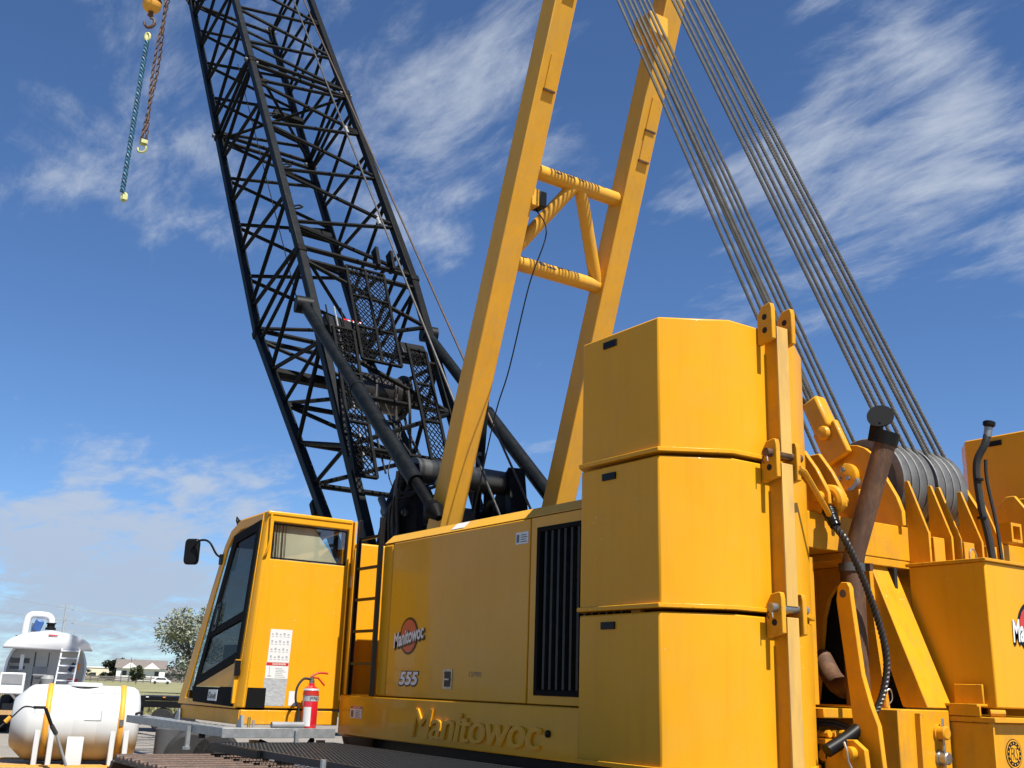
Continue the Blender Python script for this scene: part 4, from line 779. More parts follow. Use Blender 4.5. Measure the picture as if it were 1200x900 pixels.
for z in (8.98, 7.68):
    t = B().tube(mp(b0, z), mp(b1 + 0.06, z), 0.115, n=20).obj('cross_tube', 'yellow_mast', MT)
    for k in range(9):
        yy = random.gauss((b0 + b1) / 2, 0.28); yy = min(max(yy, b0 + 0.15), b1 - 0.2); a = rad(random.uniform(10, 75)); w = random.uniform(0.02, 0.09)
        cen = mp(yy, z) + Vector((math.cos(a), 0, math.sin(a))) * 0.1125
        disc(cen, (math.cos(a), 0, math.sin(a)), 0.018, 0.004, 9, rx=w, u=(0, 1, 0)).obj('paint_chip', 'chipped', t)
mid = mp((b0 + b1) / 2 - 0.05, 8.93)
B().tube(mp(b0, 7.86), mid, 0.10, n=18).obj('brace_tube', 'yellow_mast', MT)
B().tube(mp(b1 - 0.04, 7.72), mid + Vector((0, 0.16, 0)), 0.10, n=18).obj('brace_tube', 'yellow_mast', MT)
B().box(MX(8.7) - 0.10, MX(8.7) + 0.14, b0 - 0.02, b0 + 0.10, 8.42, 8.68).obj('junction_bracket', 'yellow_mast', MT)
jb = B().box(MX(8.6) - 0.02, MX(8.6) + 0.20, b0 + 0.10, b0 + 0.22, 8.42, 8.66).obj('junction_box', 'black', MT, bevel=0.008)
B().box(MX(11.4) - 0.05, MX(11.4) + 0.35, LEG[1] - 0.52, LEG[1] - 0.16, 11.22, 11.56).obj('rope_guard', 'yellow_mast', MT, bevel=0.01)
hd = B().tube((-10.54, 7.8, 12.66), (-10.54, 10.26, 12.66), 0.12, n=16).obj('head_shaft', 'yellow_mast', MT)
for y in SY:
    c = s0.copy(); COL.objects.link(c); c.parent = hd; c.location = Vector((-10.54, y, 12.66)) - OFF[hd.name]; c.name = 'head_sheave'
for k, y in enumerate((7.86, 10.2)):
    B().lathe((MX(2.4), y - 0.3, 2.5), (0, 1, 0), [(0, 0.2), (0.6, 0.2)], 16).obj('foot_pin', 'yellow_mast', MT)
cb = B().path(spline([(MX(8.45) + 0.09, 8.38, 8.42), (-11.52, 8.30, 7.9), (-11.62, 8.1, 7.1), (-11.9, 8.0, 5.92), (-12.16, 7.98, 5.36), (-12.44, 7.95, 4.43), (-12.7, 8.0, 3.9)], 6), 0.010, 6)
single(cb, 'signal_cable', 'black', 'thin black cable drooping from the small black box on the mast leg', 'cable')

# ================================================================== BOOM HOIST ROPES
rd = Vector((-10.54 - SXc, 0, 12.66 - SZc)).normalized(); rn = Vector((rd.z, 0, -rd.x))
RG = 'parts of boom hoist rope between mast head and rear sheaves'
rp = [None, None]
for k, y in enumerate(SY):
    for s, w in ((1, 'rear'), (-1, 'front')):
        if s < 0 and k == 7: continue
        i = 0 if s > 0 else 1
        if rp[i] is None:
            a = Vector((SXc, y, SZc)) + rn * (0.40 * s); q = Vector((-10.54, y, 12.66)) + rn * (0.40 * s)
            o = rope_mesh(a + Vector((0, 0.05 * (s < 0), 0)), q + Vector((0, 0.05 * (s < 0), 0)), 0.0215, lay=0.14).obj('hoist_rope', 'rope'); rp[i] = o; o['y0'] = y
        else:
            o = rp[i].copy(); COL.objects.link(o); o.location = (0, y - rp[i]['y0'], random.uniform(-.04, .04)); 
        tag(o, 'twisted steel rope running down onto the grey sheaves above the badge box' if s > 0 else 'twisted steel rope passing behind the counterweight lugs to the boom side of the sheaves', 'rope', RG + (' on the rear side' if s > 0 else ' on the boom side'))
for o in rp: del o['y0']
for o in list(COL.objects):
    if o.name.startswith('hoist_rope') and 'y0' in o: del o['y0']
single(rope_mesh(p0 + dx * 0.66, (-10.75, 8.35, 12.9), 0.0215, lay=0.14), 'hoist_rope', 'rope', 'steel rope rising out of the yellow wedge socket', 'rope', group='boom hoist dead end rope')

# ================================================================== LATTICE BOOM
bd_ = Vector((-0.555, 0, 0.832)).normalized(); bn_ = Vector((bd_.z, 0, -bd_.x))      # along the boom; towards its rear (upper) face
BS = Vector((-20.14, YC, 9.34)); BW, BDp = 1.30, 1.16
def bp(s, side, face, w=BW, d=BDp): return BS + bd_ * s + bn_ * (d * face) + Vector((0, w * side, 0))
BM = thing('lattice_boom', 'black lattice boom of square chords and zigzag tube lacing', 'boom', (-14.6, YC, 2.3))
SEC = 7.90
CH = 0.165
def lace(p, q, r=0.046, m='boom_black', inset=0.05):
    p, q = Vector(p), Vector(q); a = (q - p).normalized()
    return B().tube(p + a * inset, q - a * inset, r, n=7, caps=False).obj('lacing_tube', m, BM)
def section(s0_, n, L):
    e = 0.16
    for sd_ in (-1, 1):
        for fc in (-1, 1):
            B().beam(bp(s0_ + 0.02, sd_, fc), bp(s0_ + L - 0.02, sd_, fc), CH, CH, (0, 1, 0)).obj('chord', 'boom_blue' if sd_ < 0 else 'boom_black', BM, bevel=0.02)
            for ss in (s0_ + 0.02, s0_ + L - 0.02):
                fl = B().beam(bp(ss - 0.10, sd_, fc), bp(ss + 0.10, sd_, fc), 0.21, 0.21, (0, 1, 0)).obj('splice_lug', 'boom_black', BM, bevel=0.03)
                if ss > s0_ + 1:
                    B().tube(bp(ss, sd_ * 1.13, fc), bp(ss, sd_ * 0.87, fc), 0.055, n=10).obj('splice_pin', 'grey_dark', fl)
    st_ = L / n
    S0, S1 = s0_ + e, s0_ + L - e
    def clampS(s): return min(max(s, S0), S1)
    # side faces: apex on front chord at half bays, on rear chord at whole bays
    for sd_ in (-1, 1):
        for k in range(n):
            a, m_, z_ = clampS(s0_ + k * st_), s0_ + (k + .5) * st_, clampS(s0_ + (k + 1) * st_)
            fr = -1 if sd_ < 0 else 1
            lace(bp(a, sd_, -fr), bp(m_ - .06, sd_, fr)) if False else None
            lace(bp(a + .06, sd_, -fr if sd_ > 0 else 1), bp(m_ - .06, sd_, fr if sd_ > 0 else -1)); lace(bp(m_ + .06, sd_, fr if sd_ > 0 else -1), bp(z_ - .06, sd_, -fr if sd_ > 0 else 1))
        for ss in (S0, S1): lace(bp(ss, sd_, -1), bp(ss, sd_, 1), 0.045)
    # rear and front faces
    for fc in (-1, 1):
        sA = -1 if fc > 0 else 1
        for k in range(n):
            a, m_, z_ = clampS(s0_ + k * st_), s0_ + (k + .5) * st_, clampS(s0_ + (k + 1) * st_)
            lace(bp(a + .05, -sA, fc), bp(m_ - .05, sA, fc), 0.045); lace(bp(m_ + .05, sA, fc), bp(z_ - .05, -sA, fc), 0.045)
        for ss in (S0, S1): lace(bp(ss, -1, fc), bp(ss, 1, fc), 0.055)
    lace(bp(S0, -1, 1), bp(S0, 1, -1), 0.04); lace(bp(S1, -1, -1), bp(S1, 1, 1), 0.04)
section(0.0, 4, SEC); section(SEC, 4, SEC)
for ss in (1.5, 5.3):
    for k in range(2):
        B().path(spline([bp(ss + 1.6 * k, -0.97, 1.0), bp(ss + 1.6 * k + .05, -0.85, 1.02), bp(ss + 1.6 * k + .16, -0.76, 1.02), bp(ss + 1.6 * k + .18, -0.83, 1.02), bp(ss + 1.6 * k + .08, -0.95, 1.0)], 4), 0.022, 6).obj('rope_hook', 'boom_black', BM)
for s_ in (2.05, 5.9):
    a, q = bp(s_, 1.07, 0.92), bp(s_, 1.28, 0.92)
    hk = B().tube(bp(s_, 0.94, 1.0), bp(s_, 0.72, 1.0), 0.05, n=8).obj('rope_guide', 'boom_black', BM)
    B().tube(bp(s_ - .16, 0.72, 1.0), bp(s_ + .16, 0.72, 1.0), 0.045, n=8).obj('guide_roller', 'grey', hk)
# rope roller frames across the boom
for s_, yy in ((4.0, 0.0), (9.55, 0.30)):
    f = B().beam(bp(s_, -0.05 + yy, -0.72), bp(s_, 0.78 + yy * .5, -0.72), 0.20, 0.20, bn_).obj('rope_roller', 'boom_black', BM, bevel=0.02)
for k, y in ((0, 0.35), (1, 0.62)):
    B().beam(bp(0.12, y, 1.02), bp(0.62, y, 1.10), 0.07, 0.20, bn_).obj('rope_guard', 'boom_black', BM)
# butt section: chords run together to the foot pins
FOOT = [Vector((-14.6, YC - 1.05, 2.3)), Vector((-14.6, YC + 1.05, 2.3))]
def but(t, side, face):                      # t 0 at the splice, 1 at the foot
    p = bp(0, side, face); y_ = YC + (BW * 0.88) * side
    qb, qa = Vector((-14.80, y_, 2.6)), Vector((-15.60, y_, 2.6)); q = qb.lerp(qa, (1 - face) / 2)
    return p.lerp(q, t)
for sd_ in (-1, 1):
    for fc in (-1, 1):
        B().beam(but(0.0, sd_, fc), but(0.97, sd_, fc), CH, CH, (0, 1, 0)).obj('butt_chord', 'boom_blue' if sd_ < 0 else 'boom_black', BM, bevel=0.02)
    fp_ = FOOT[0 if sd_ < 0 else 1]
    pl_ = [but(0.55, sd_, 1) + bn_ * .10, but(0.55, sd_, -1) - bn_ * .10, but(0.8, sd_, -1) - bn_ * .12, fp_ - bn_ * .25, fp_ + bd_ * -0.2, fp_ + bn_ * .25, but(0.8, sd_, 1) + bn_ * .12]
    B().prism([but(0.80, sd_, 1) + bn_ * .08, but(0.90, sd_, 0.0), but(0.86, sd_, -1) - bn_ * .08, but(0.93, sd_, -1) - bn_ * .08, fp_ - bn_ * .25, fp_ - bd_ * 0.2, fp_ + bn_ * .25, but(0.9, sd_, 1) + bn_ * .08], (0, 0.09 * sd_, 0)).obj('foot_plate', 'boom_blue' if sd_ < 0 else 'boom_black', BM, bevel=0.01)
    ts = [0.03, 0.16, 0.30, 0.45, 0.60]
    for k in range(len(ts) - 1):
        f0 = 1 if k % 2 == 0 else -1
        lace(but(ts[k], sd_, f0), but(ts[k + 1], sd_, -f0), 0.045)
    for t in (0.03, 0.30, 0.60): lace(but(t, sd_, 1), but(t, sd_, -1), 0.04)
    # rope dead-end knob near the foot
    for fc in (1, -1):
        kq = but(0.66, sd_, fc) + bn_ * (0.16 * fc)
        B().beam(kq - bd_ * 0.16, kq + bd_ * 0.16, 0.20, 0.16, bn_).obj('foot_stop', 'boom_black', BM, bevel=0.03)
ts = [0.03, 0.17, 0.30, 0.45, 0.60]
for fc in (-1, 1):
    for t in (0.03, 0.30, 0.45, 0.60): lace(but(t, -1, fc), but(t, 1, fc), 0.055)
    for k in range(4):
        sa = -1 if k % 2 == 0 else 1
        lace(but(ts[k], sa, fc), but(ts[k + 1], -sa, fc), 0.045)
lace(but(0.17, -1, -1), but(0.17, 1, -1), 0.13); lace(but(0.34, -1, 0.2), but(0.34, 1, 0.2), 0.10)
# expanded-metal walkways on the rear face of the butt
def mesh_panel(y0, y1, s_hi, s_lo, off, split=False, y0b=None, y1b=None):
    y0b = y0 if y0b is None else y0b; y1b = y1 if y1b is None else y1b
    o = BS + bn_ * (BDp + off); o = Vector((o.x, 0, o.z))
    def q(u, s): 
        t = (s_hi - s) / (s_hi - s_lo); return o + bd_ * s + Vector((0, (y0 + (y1 - y0) * u) * (1 - t) + (y0b + (y1b - y0b) * u) * t, 0))
    fr = B()
    for a, c in (((0, s_hi), (1, s_hi)), ((0, s_lo), (1, s_lo))): fr.beam(q(*a), q(*c), 0.05, 0.05, bn_)
    fo = B().beam(q(0, s_hi), q(0, s_lo), 0.05, 0.05, bn_).obj('walkway_panel', 'boom_black', BM)
    for u in ((0.5, 1.0) if split else (1.0,)): B().beam(q(u, s_hi), q(u, s_lo), 0.05, 0.05, bn_).obj('panel_frame', 'boom_black', fo)
    for k in range(4):
        s = s_hi + (s_lo - s_hi) * k / 3; B().beam(q(0, s), q(1, s), 0.045, 0.05, bn_).obj('panel_frame', 'boom_black', fo)
    Wd = abs(y1 - y0); cw, chh = 0.10, 0.145
    nu = max(4, int(round(Wd / cw))); ns = int((s_hi - s_lo) / (chh / 2)); b = B(); t = 0.0085
    def strand(p, r):
        a = (r - p).normalized(); n = a.cross(bn_).normalized() * t
        b.add([p - n, p + n, r + n, r - n], [(0, 1, 2, 3)])
    for j in range(ns):
        for i in range(nu):
            u0_ = (i + (0.5 if j % 2 else 0.0)) / nu; s_ = s_hi - (s_hi - s_lo) * j / ns; sn = s_hi - (s_hi - s_lo) * (j + 1) / ns
            m_ = q(min(u0_, 1), s_)
            for du in (-0.5, 0.5):
                un = u0_ + du / nu
                if -0.001 <= un <= 1.001: strand(m_, q(un, sn))
    mo = b.obj('expanded_metal', 'boom_black', fo); mo['kind'] = 'stuff'
    md = mo.modifiers.new('thick', 'SOLIDIFY'); md.thickness = 0.015
    return fo
mesh_panel(8.70, 9.57, -0.12, -3.05, 0.02, True, 8.44, 9.27)
mesh_panel(7.98, 8.40, -2.30, -6.13, 0.04, False, 7.64, 8.03)
mesh_panel(9.55, 9.95, -2.46, -5.49, 0.04, False, 9.25, 9.60)
# winch and hoses behind the walkways
wz = BS + bd_ * -3.1 + bn_ * 0.45
w_ = B().lathe(wz + Vector((0, -0.62, 0)), (0, 1, 0), [(0, 0.45), (0.06, 0.45), (0.06, 0.28), (1.16, 0.28), (1.16, 0.45), (1.22, 0.45)], 24).obj('winch_drum', 'black', BM)
B().lathe(wz + Vector((0, -0.54, 0)), (0, 1, 0), [(0, 0.36), (1.06, 0.36)], 20).obj('rope_layer', 'rope_dark', w_)
wb = BS + bd_ * -1.95 + bn_ * 0.82
b = B().beam(wb + Vector((0, -1.08, 0.05)), wb + Vector((0, -0.18, 0)), 0.34, 0.40, bn_).obj('valve_block', 'black', BM, bevel=0.03)
B().beam(wb + Vector((0, 0.62, -0.12)), wb + Vector((0, 1.2, -0.10)), 0.34, 0.30, bn_).obj('valve_block', 'black', BM, bevel=0.03)
B().beam(wb + Vector((0, -0.62, 0.26)), wb + Vector((0, -0.22, 0.27)), 0.10, 0.05, bn_).obj('red_tag', 'lamp_red', BM)
B().beam(wb + Vector((0.06, -0.55, 0.22)), wb + Vector((0.06, -0.26, 0.23)), 0.10, 0.06, bn_).obj('white_tag', 'white', BM)
for k in range(9):
    p = BS + bd_ * (-3.0 - 0.05 * k) + bn_ * random.uniform(0.5, 1.0) + Vector((0, random.uniform(-0.35, 0.55), 0))
    q = BS + bd_ * (-5.6 + random.uniform(-.4, .6)) + bn_ * random.uniform(0.1, 0.5) + Vector((0, random.uniform(-0.3, 0.5), 0))
    m1 = p.lerp(q, .35) + Vector((random.uniform(-.2, .5), random.uniform(-.3, .3), random.uniform(-.3, .1)))
    m2 = p.lerp(q, .7) + Vector((random.uniform(-.2, .3), random.uniform(-.25, .25), random.uniform(-.2, .2)))
    B().path(spline([p, m1, m2, q], 6), random.choice((0.012, 0.02, 0.028)), 6).obj('hydraulic_hose', 'rubber', BM)
for y, k in ((7.98, 0), (8.16, 1), (8.3, 2)):
    B().tube(bp(-1.6, (y - YC) / BW, 0.99), but(0.62, (y - YC) / BW, 0.75), 0.016, n=6).obj('hydraulic_pipe', 'grey' if k == 1 else 'boom_black', BM)
# boom backstops: telescoping struts from the boom chords to the mast foot
for sd_ in (-1, 1):
    y = YC + BW * sd_
    a = Vector((-18.45, y - 0.12 if sd_ < 0 else y, 8.60)); q = Vector((-13.15, YC + 1.28 * sd_, 3.90)); d = (q - a).normalized(); L = (q - a).length
    bs = B().tube(a, a + d * L * 0.47, 0.105, n=18).obj('backstop', 'boom_blue', BM)
    B().tube(a + d * L * 0.46, a + d * L * 0.86, 0.125, n=18).obj('backstop_barrel', 'boom_blue', bs)
    B().lathe(a + d * L * 0.45, d, [(0, 0.11), (0.02, 0.135), (0.10, 0.135)], 18).obj('backstop_ring', 'boom_blue', bs)
    B().tube(a + d * L * 0.85, a + d * L * 0.965, 0.08, n=16).obj('backstop_rod', 'steel' if sd_ > 0 else 'boom_black', bs)
    B().lathe(a + d * L * 0.95, d, [(0, 0.12), (0.12, 0.14), (0.30, 0.05)], 14).obj('backstop_foot', 'boom_black', bs)
    B().lathe(a + Vector((-0.05, -0.16 if sd_ < 0 else -.1, 0)), (0.2, 1, 0), [(0, 0.17), (0.32, 0.17)], 20).obj('backstop_head', 'boom_blue', bs)
# machinery on the boom base: black plates, drums
for y in (8.0, 9.95):
    B().prism([(-15.35, y, 2.6), (-15.45, y, 4.3), (-15.1, y, 4.78), (-14.9, y, 4.95), (-14.5, y, 4.98), (-14.3, y, 4.3), (-14.2, y, 2.8)], (0, 0.12, 0)).obj('winch_stand', 'boom_black', CR, bevel=0.02)
for x, z, r, m in ((-14.75, 4.92, 0.20, 'drum_grey'), (-15.25, 4.30, 0.22, 'drum_grey'), (-14.5, 3.75, 0.3, 'boom_black'), (-15.6, 3.6, 0.22, 'boom_black')):
    B().lathe((x, 8.13, z), (0, 1, 0), [(0, r), (1.81, r)], 20).obj('winch_drum', m, CR)
B().box(-15.7, -13.3, 7.7, 10.3, 2.3, 3.35).obj('boom_base', 'boom_black', CR)
B().beam((-13.95, 9.75, 3.2), (-14.55, 9.95, 5.1), 0.28, 0.28).obj('base_strut', 'boom_black', CR)
for p_, q_, r_, m_ in (((-15.5, 7.88, 3.2), (-14.55, 7.9, 4.7), 0.05, 'boom_black'), ((-15.3, 7.9, 4.5), (-14.4, 7.9, 3.5), 0.06, 'grey_dark'), ((-14.9, 7.86, 3.2), (-14.7, 7.86, 4.85), 0.035, 'drum_grey')):
    B().tube(p_, q_, r_, n=10).obj('link_bar', m_, CR)
for x_, z_, r_ in ((-14.75, 4.92, 0.10), (-15.25, 4.30, 0.12), (-14.6, 4.2, 0.06), (-15.0, 3.7, 0.08), (-14.5, 3.6, 0.05)):
    B().lathe((x_, 8.0, z_), (0, -1, 0), [(0, r_), (0.05, r_), (0.06, r_ * 0.6), (0.09, r_ * 0.6)], 14).obj('shaft_end', 'drum_grey', CR)
for k in range(6):
    B().path(spline([(-15.3 + .15 * k, 7.9, 3.3), (-15.1 + .16 * k, 7.8 - .03 * k, 3.9 + .1 * k), (-14.8 + .1 * k, 7.84, 4.35 + .05 * (k % 3)), (-14.5, 8.0 + .2 * k, 4.6 + .05 * k)], 6), 0.018 + 0.006 * (k % 2), 7).obj('hydraulic_hose', 'rubber', CR)
B().path(spline([(-14.15, 8.25, 4.6), (-14.1, 8.35, 4.9), (-14.25, 8.5, 5.15), (-14.45, 8.6, 5.05)], 5), 0.05, 8).obj('guide_horn', 'grey', CR)
hp = B().path([(-15.2, 9.62, 4.3), (-15.12, 9.62, 5.0), (-15.03, 9.62, 6.45)], 0.075, 10).obj('hose_mast', 'boom_black', CR)
B().path(spline([(-15.2, 9.62, 4.4), (-14.9, 9.62, 4.36), (-14.8, 9.62, 4.5), (-14.8, 9.62, 4.75)], 4), 0.085, 10).obj('hose_elbow', 'boom_black', hp)
for z in (4.95, 5.4, 5.9): B().lathe((-15.12, 9.62, z), (0, 0, 1), [(0, 0.10), (0.06, 0.10)], 10).obj('hose_coupling', 'grey_dark', hp)
B().lathe((-14.8, 9.62, 4.72), (0, 0, 1), [(0, 0.11), (0.1, 0.11)], 10).obj('hose_coupling', 'grey_dark', hp)
for k in range(5):
    B().lathe((-13.7 + .12 * k, 8.5 + .3 * k, 3.35), (0, 0, 1), [(0, 0.12), (0.18, 0.10), (0.3, 0.06)], 10).obj('winch_fitting', 'grey' if k % 2 else 'black', CR)

# hoist lines along the boom
tip = BS + bd_ * 39.0
for y, x1, z1, m, lab in ((9.80, -13.89, 4.45, 'rope_rust', 'rust brown hoist line slanting from the boom down to the winch, outer one'), (YC, -13.58, 4.2, 'rope', 'grey hoist line slanting down to the winch between the mast legs')):
    a = Vector((-25.87, y, 20.55)) if y > 9.5 else Vector((-24.6, y, 19.5))
    d = (a - Vector((x1, y, z1))).normalized()
    single(B().tube(Vector((x1, y, z1)) - d * 1.3, a + d * 24, 0.020, n=8), 'hoist_line', m, lab, 'rope')
single(B().tube(bp(10.5, -0.62, -0.2), bp(-0.6, -0.93, 0.4), 0.012, n=6), 'boom_cable', 'black', 'thin black cable running down inside the lattice boom', 'cable')

# ================================================================== HOOK BALL AND RIGGING
HX, HY, HZ = -41.0, 9.03, 28.55
HB = thing('hook_ball', 'yellow and black headache ball with a rusty hook under it', 'hook', (HX, HY, HZ - 1.2))
B().lathe((HX, HY, HZ - 0.38), (0, 0, 1), [(0, 0.10), (0.05, 0.24), (0.2, 0.36), (0.40, 0.385)], 24).obj('ball', 'orange', HB)
B().lathe((HX, HY, HZ + 0.021), (0, 0, 1), [(0, 0.386), (0.12, 0.38), (0.30, 0.30), (0.45, 0.12), (0.8, 0.07)], 24).obj('ball_top', 'black', HB)
B().lathe((HX, HY, HZ - 0.60), (0, 0, 1), [(0, 0.06), (0.06, 0.13), (0.14, 0.09), (0.24, 0.12)], 14).obj('swivel', 'rust', HB)
u = Vector((0.56, 0.83, 0))
hk = [Vector((HX, HY, HZ - 0.60)) + u * (0.21 * math.sin(rad(a))) + Vector((0, 0, -0.28 + 0.22 * math.cos(rad(a)))) for a in range(0, 290, 20)]
B().path(hk, [0.05] * 4 + [0.075] * 7 + [0.05] * 4, 10).obj('hook', 'rust', HB)
single(B().tube((HX, HY, HZ + 0.7), (HX, HY, HZ + 9), 0.022, n=6), 'hoist_line', 'rope', 'steel line holding the headache ball from above', 'rope')
# blue round sling, a chain-like web of twisted strands
SL = thing('blue_sling', 'long blue sling with lime yellow fittings hanging from the hook', 'sling', (HX, HY, HZ - 9.0))
def twist(pts_top, pts_bot, r, R, turns, ph, n=90):
    out = []
    for i in range(n + 1):
        t = i / n; c = Vector(pts_top).lerp(Vector(pts_bot), t); a = 2 * math.pi * turns * t + ph
        out.append(c + u * (R * math.cos(a)) + Vector((-u.y, u.x, 0)) * (R * math.sin(a)))
    return out
zt, zb = HZ - 1.75, HZ - 8.55
for k in range(3):
    B().path(twist((HX, HY, zt), (HX - 0.10, HY - 0.1, zb), 0.06, 0.062, 14, 2.1 * k), 0.05, 5).obj('strand', 'sling', SL)
for z in (HZ - 1.55, HZ - 8.75):
    f = [Vector((HX - (0.1 if z < 25 else 0), HY, z)) + u * (0.10 * math.sin(rad(a))) + Vector((0, 0, 0.17 * math.cos(rad(a)))) for a in range(0, 361, 24)]
    B().path(f, 0.05, 8).obj('fitting', 'lime', SL)
    B().box(HX - 0.12, HX + 0.02, HY - 0.09, HY + 0.09, z - 0.12, z + 0.08).obj('fitting_body', 'lime', SL)
# rusty chain of interlocking links
CN = thing('lifting_chain', 'rusty doubled lifting chain ending in a pale hook', 'chain', (HX, HY + 0.55, HZ - 6.5))
lk0 = []
for j in range(2):
    for k in range(46):
        z = HZ + 1.6 - 0.17 * k; tt = k / 46
        c = Vector((HX + 0.0 - 0.12 * tt, HY + 0.60 - 0.16 * tt + 0.09 * (2 * j - 1) * math.cos(k * 0.13), z))
        w = u if k % 2 else Vector((-u.y, u.x, 0))
        key = (k % 2)
        if len(lk0) < 2:
            pts = [w * (0.058 * math.cos(rad(a))) + Vector((0, 0, 0.115 * math.sin(rad(a)))) for a in range(0, 361, 45)]
            o = B().path([c + p for p in pts], 0.025, 5, caps=False).obj('link', 'rust', CN); lk0.append((o, c))
        else:
            o = lk0[key][0].copy(); COL.objects.link(o); o.location = lk0[key][0].location + (c - lk0[key][1])
cz = HZ + 1.6 - 0.17 * 46
ck = [Vector((HX - 0.12, HY + 0.44, cz)) + u * (-0.02 + 0.17 * math.sin(rad(a))) + Vector((0, 0, -0.24 + 0.17 * math.cos(rad(a)))) for a in range(0, 300, 20)]
B().path(ck, 0.05, 8).obj('hook', 'lime', CN)
B().box(HX - 0.25, HX + 0.05, HY + 0.32, HY + 0.58, cz - 0.05, cz + 0.10).obj('hook_head', 'lime', CN)
# ================================================================== CRAWLER TRACK, GRATING WALKWAY
TK = thing('crawler_track', 'rusty crawler track with ribbed steel shoes below the cab', 'crawler track', (-7.5, 3.65, 0))
TY0, TY1, TR, TZ, XA, XB = 3.06, 4.22, 0.40, 0.45, -10.95, -3.9
pth = []; per = 2 * (XB - XA) + 2 * math.pi * TR
def tpos(s):
    s %= per; L = XB - XA
    if s < L: return Vector((XA + s, 0, TZ + TR)), 0.0
    s -= L
    if s < math.pi * TR: a = s / TR; return Vector((XB + TR * math.sin(a), 0, TZ + TR * math.cos(a))), -a
    s -= math.pi * TR
    if s < L: return Vector((XB - s, 0, TZ - TR)), math.pi
    s -= L; a = s / TR; return Vector((XA - TR * math.sin(a), 0, TZ - TR * math.cos(a))), math.pi - a
NS = 66; pit = per / NS; sh0 = None
for k in range(NS):
    p, ang = tpos(k * pit)
    if sh0 is None:
        b = B(); h = pit / 2 - 0.008
        prf = [(-h, 0.0), (-h, 0.045), (-h + 0.02, 0.075), (-h + 0.05, 0.075), (-h + 0.075, 0.045), (0.02, 0.045), (0.035, 0.062), (0.06, 0.062), (0.075, 0.045), (h, 0.035), (h, 0.0)]
        b.prism([(x, TY0, z) for x, z in prf], (0, TY1 - TY0, 0))
        b.v = [v_ for v_ in b.v]
        sh0 = b.obj('track_shoe', 'track_rust', None, bevel=0.006); sh0.parent = TK; o = sh0
    else: o = sh0.copy(); COL.objects.link(o)
    o.location = p - OFF[TK.name]; o.rotation_euler = (0, -ang, 0)
B().box(-11.0, -3.9, 3.25, 4.0, 0.16, 0.76).obj('track_frame', 'grease', TK, bevel=0.03)
for x in (XA, XB): B().lathe((x, 3.2, TZ), (0, 1, 0), [(0, 0.30), (0.06, 0.36), (0.8, 0.36), (0.86, 0.30)], 24).obj('idler_wheel', 'track_rust', TK)
for k in range(8): B().lathe((-10.1 + 0.8 * k, 3.2, 0.24), (0, 1, 0), [(0, 0.12), (0.05, 0.15), (0.8, 0.15), (0.86, 0.12)], 16).obj('track_roller', 'track_rust', TK)
single(B().box(-12.6, -8.4, 4.45, 13.6, 0.2, 0.60), 'car_body', 'grease', 'greasy black car body carrying the crane between its tracks', 'crane base')

GW = thing('grating_walkway', 'open steel grating walkway low beside the crane house', 'walkway', (-8.8, 4.6, 0.9))
GX0, GX1, GY0, GY1, GZ = -10.92, -6.2, 3.98, 5.25, 1.035
for y in (GY0, GY1): B().box(GX0, GX1, y - 0.012, y + 0.012, GZ - 0.06, GZ + 0.002).obj('edge_bar', 'grating', GW)
B().box(GX0 - 0.03, GX0 + 0.02, GY0, GY1, GZ - 0.07, GZ).obj('end_bar', 'black', GW)
B().box(GX0, -9.7, GY0 - 0.05, GY0 - 0.015, GZ - 0.075, GZ - 0.002).obj('toe_board', 'black', GW)
g0 = None; k = 0
y = GY0 + 0.03
while y < GY1 - 0.02:
    if g0 is None: g0 = B().box(GX0 + 0.02, GX1, y - 0.004, y + 0.004, GZ - 0.035, GZ).obj('bearing_bar', 'grating', GW); gy = y
    else: c = g0.copy(); COL.objects.link(c); c.location = (0, y - gy, 0)
    y += 0.038
x = GX0 + 0.08; g1 = None
while x < GX1:
    if g1 is None: g1 = B().tube((x, GY0, GZ - 0.006), (x, GY1, GZ - 0.006), 0.005, n=5).obj('cross_rod', 'grating', GW); gx = x
    else: c = g1.copy(); COL.objects.link(c); c.location = (x - gx, 0, 0)
    x += 0.10
for x in (-10.35, -9.75, -8.6): B().box(x - 0.06, x + 0.06, 4.15, 4.30, 0.72, GZ - 0.036).obj('support_leg', 'black', GW)
B().tube((-8.35, 3.95, 0.8), (-8.35, 3.95, 1.05), 0.025, n=8).obj('handrail_post', 'galv', GW)
B().path(spline([(-11.3, 4.6, 1.02), (-11.0, 4.75, 0.95), (-10.95, 4.95, 0.98), (-11.1, 5.1, 1.05)], 5), 0.03, 8).obj('under_hose', 'rubber', CR)
B().lathe((-10.95, 5.62, 0.86), (0, 0, 1), [(0, 0.05), (0.12, 0.20), (0.24, 0.24)], 8).obj('drain_cone', 'rust', CR)

# ================================================================== WHITE WATER TANK ON ITS SMALL TRAILER
ta = Vector((0.22, 0.975, 0)).normalized(); tn = Vector((ta.y, -ta.x, 0)); tcn = Vector((-18.62, 4.47, 0.90)); TRd = 0.575
TRL = thing('tank_trailer', 'low wooden deck trailer with black tyres carrying the white tank', 'trailer', (-18.62, 4.47, 0))
pk = None
for k in range(6):
    c = tcn + tn * (-0.72 + 0.29 * k); q0, q1 = c - ta * 2.6, c + ta * 1.45
    B().beam(Vector((q0.x, q0.y, 0.275)), Vector((q1.x, q1.y, 0.275)), 0.275, 0.05, (0, 0, 1)).obj('deck_plank', 'wood', TRL, bevel=0.006)
for e in (0.80, -0.80):
    c = tcn + tn * e; B().beam(c - ta * 2.6 + Vector((0, 0, -0.66)), c + ta * 1.45 + Vector((0, 0, -0.66)), 0.06, 0.16, (0, 0, 1)).obj('deck_rail', 'orange', TRL)
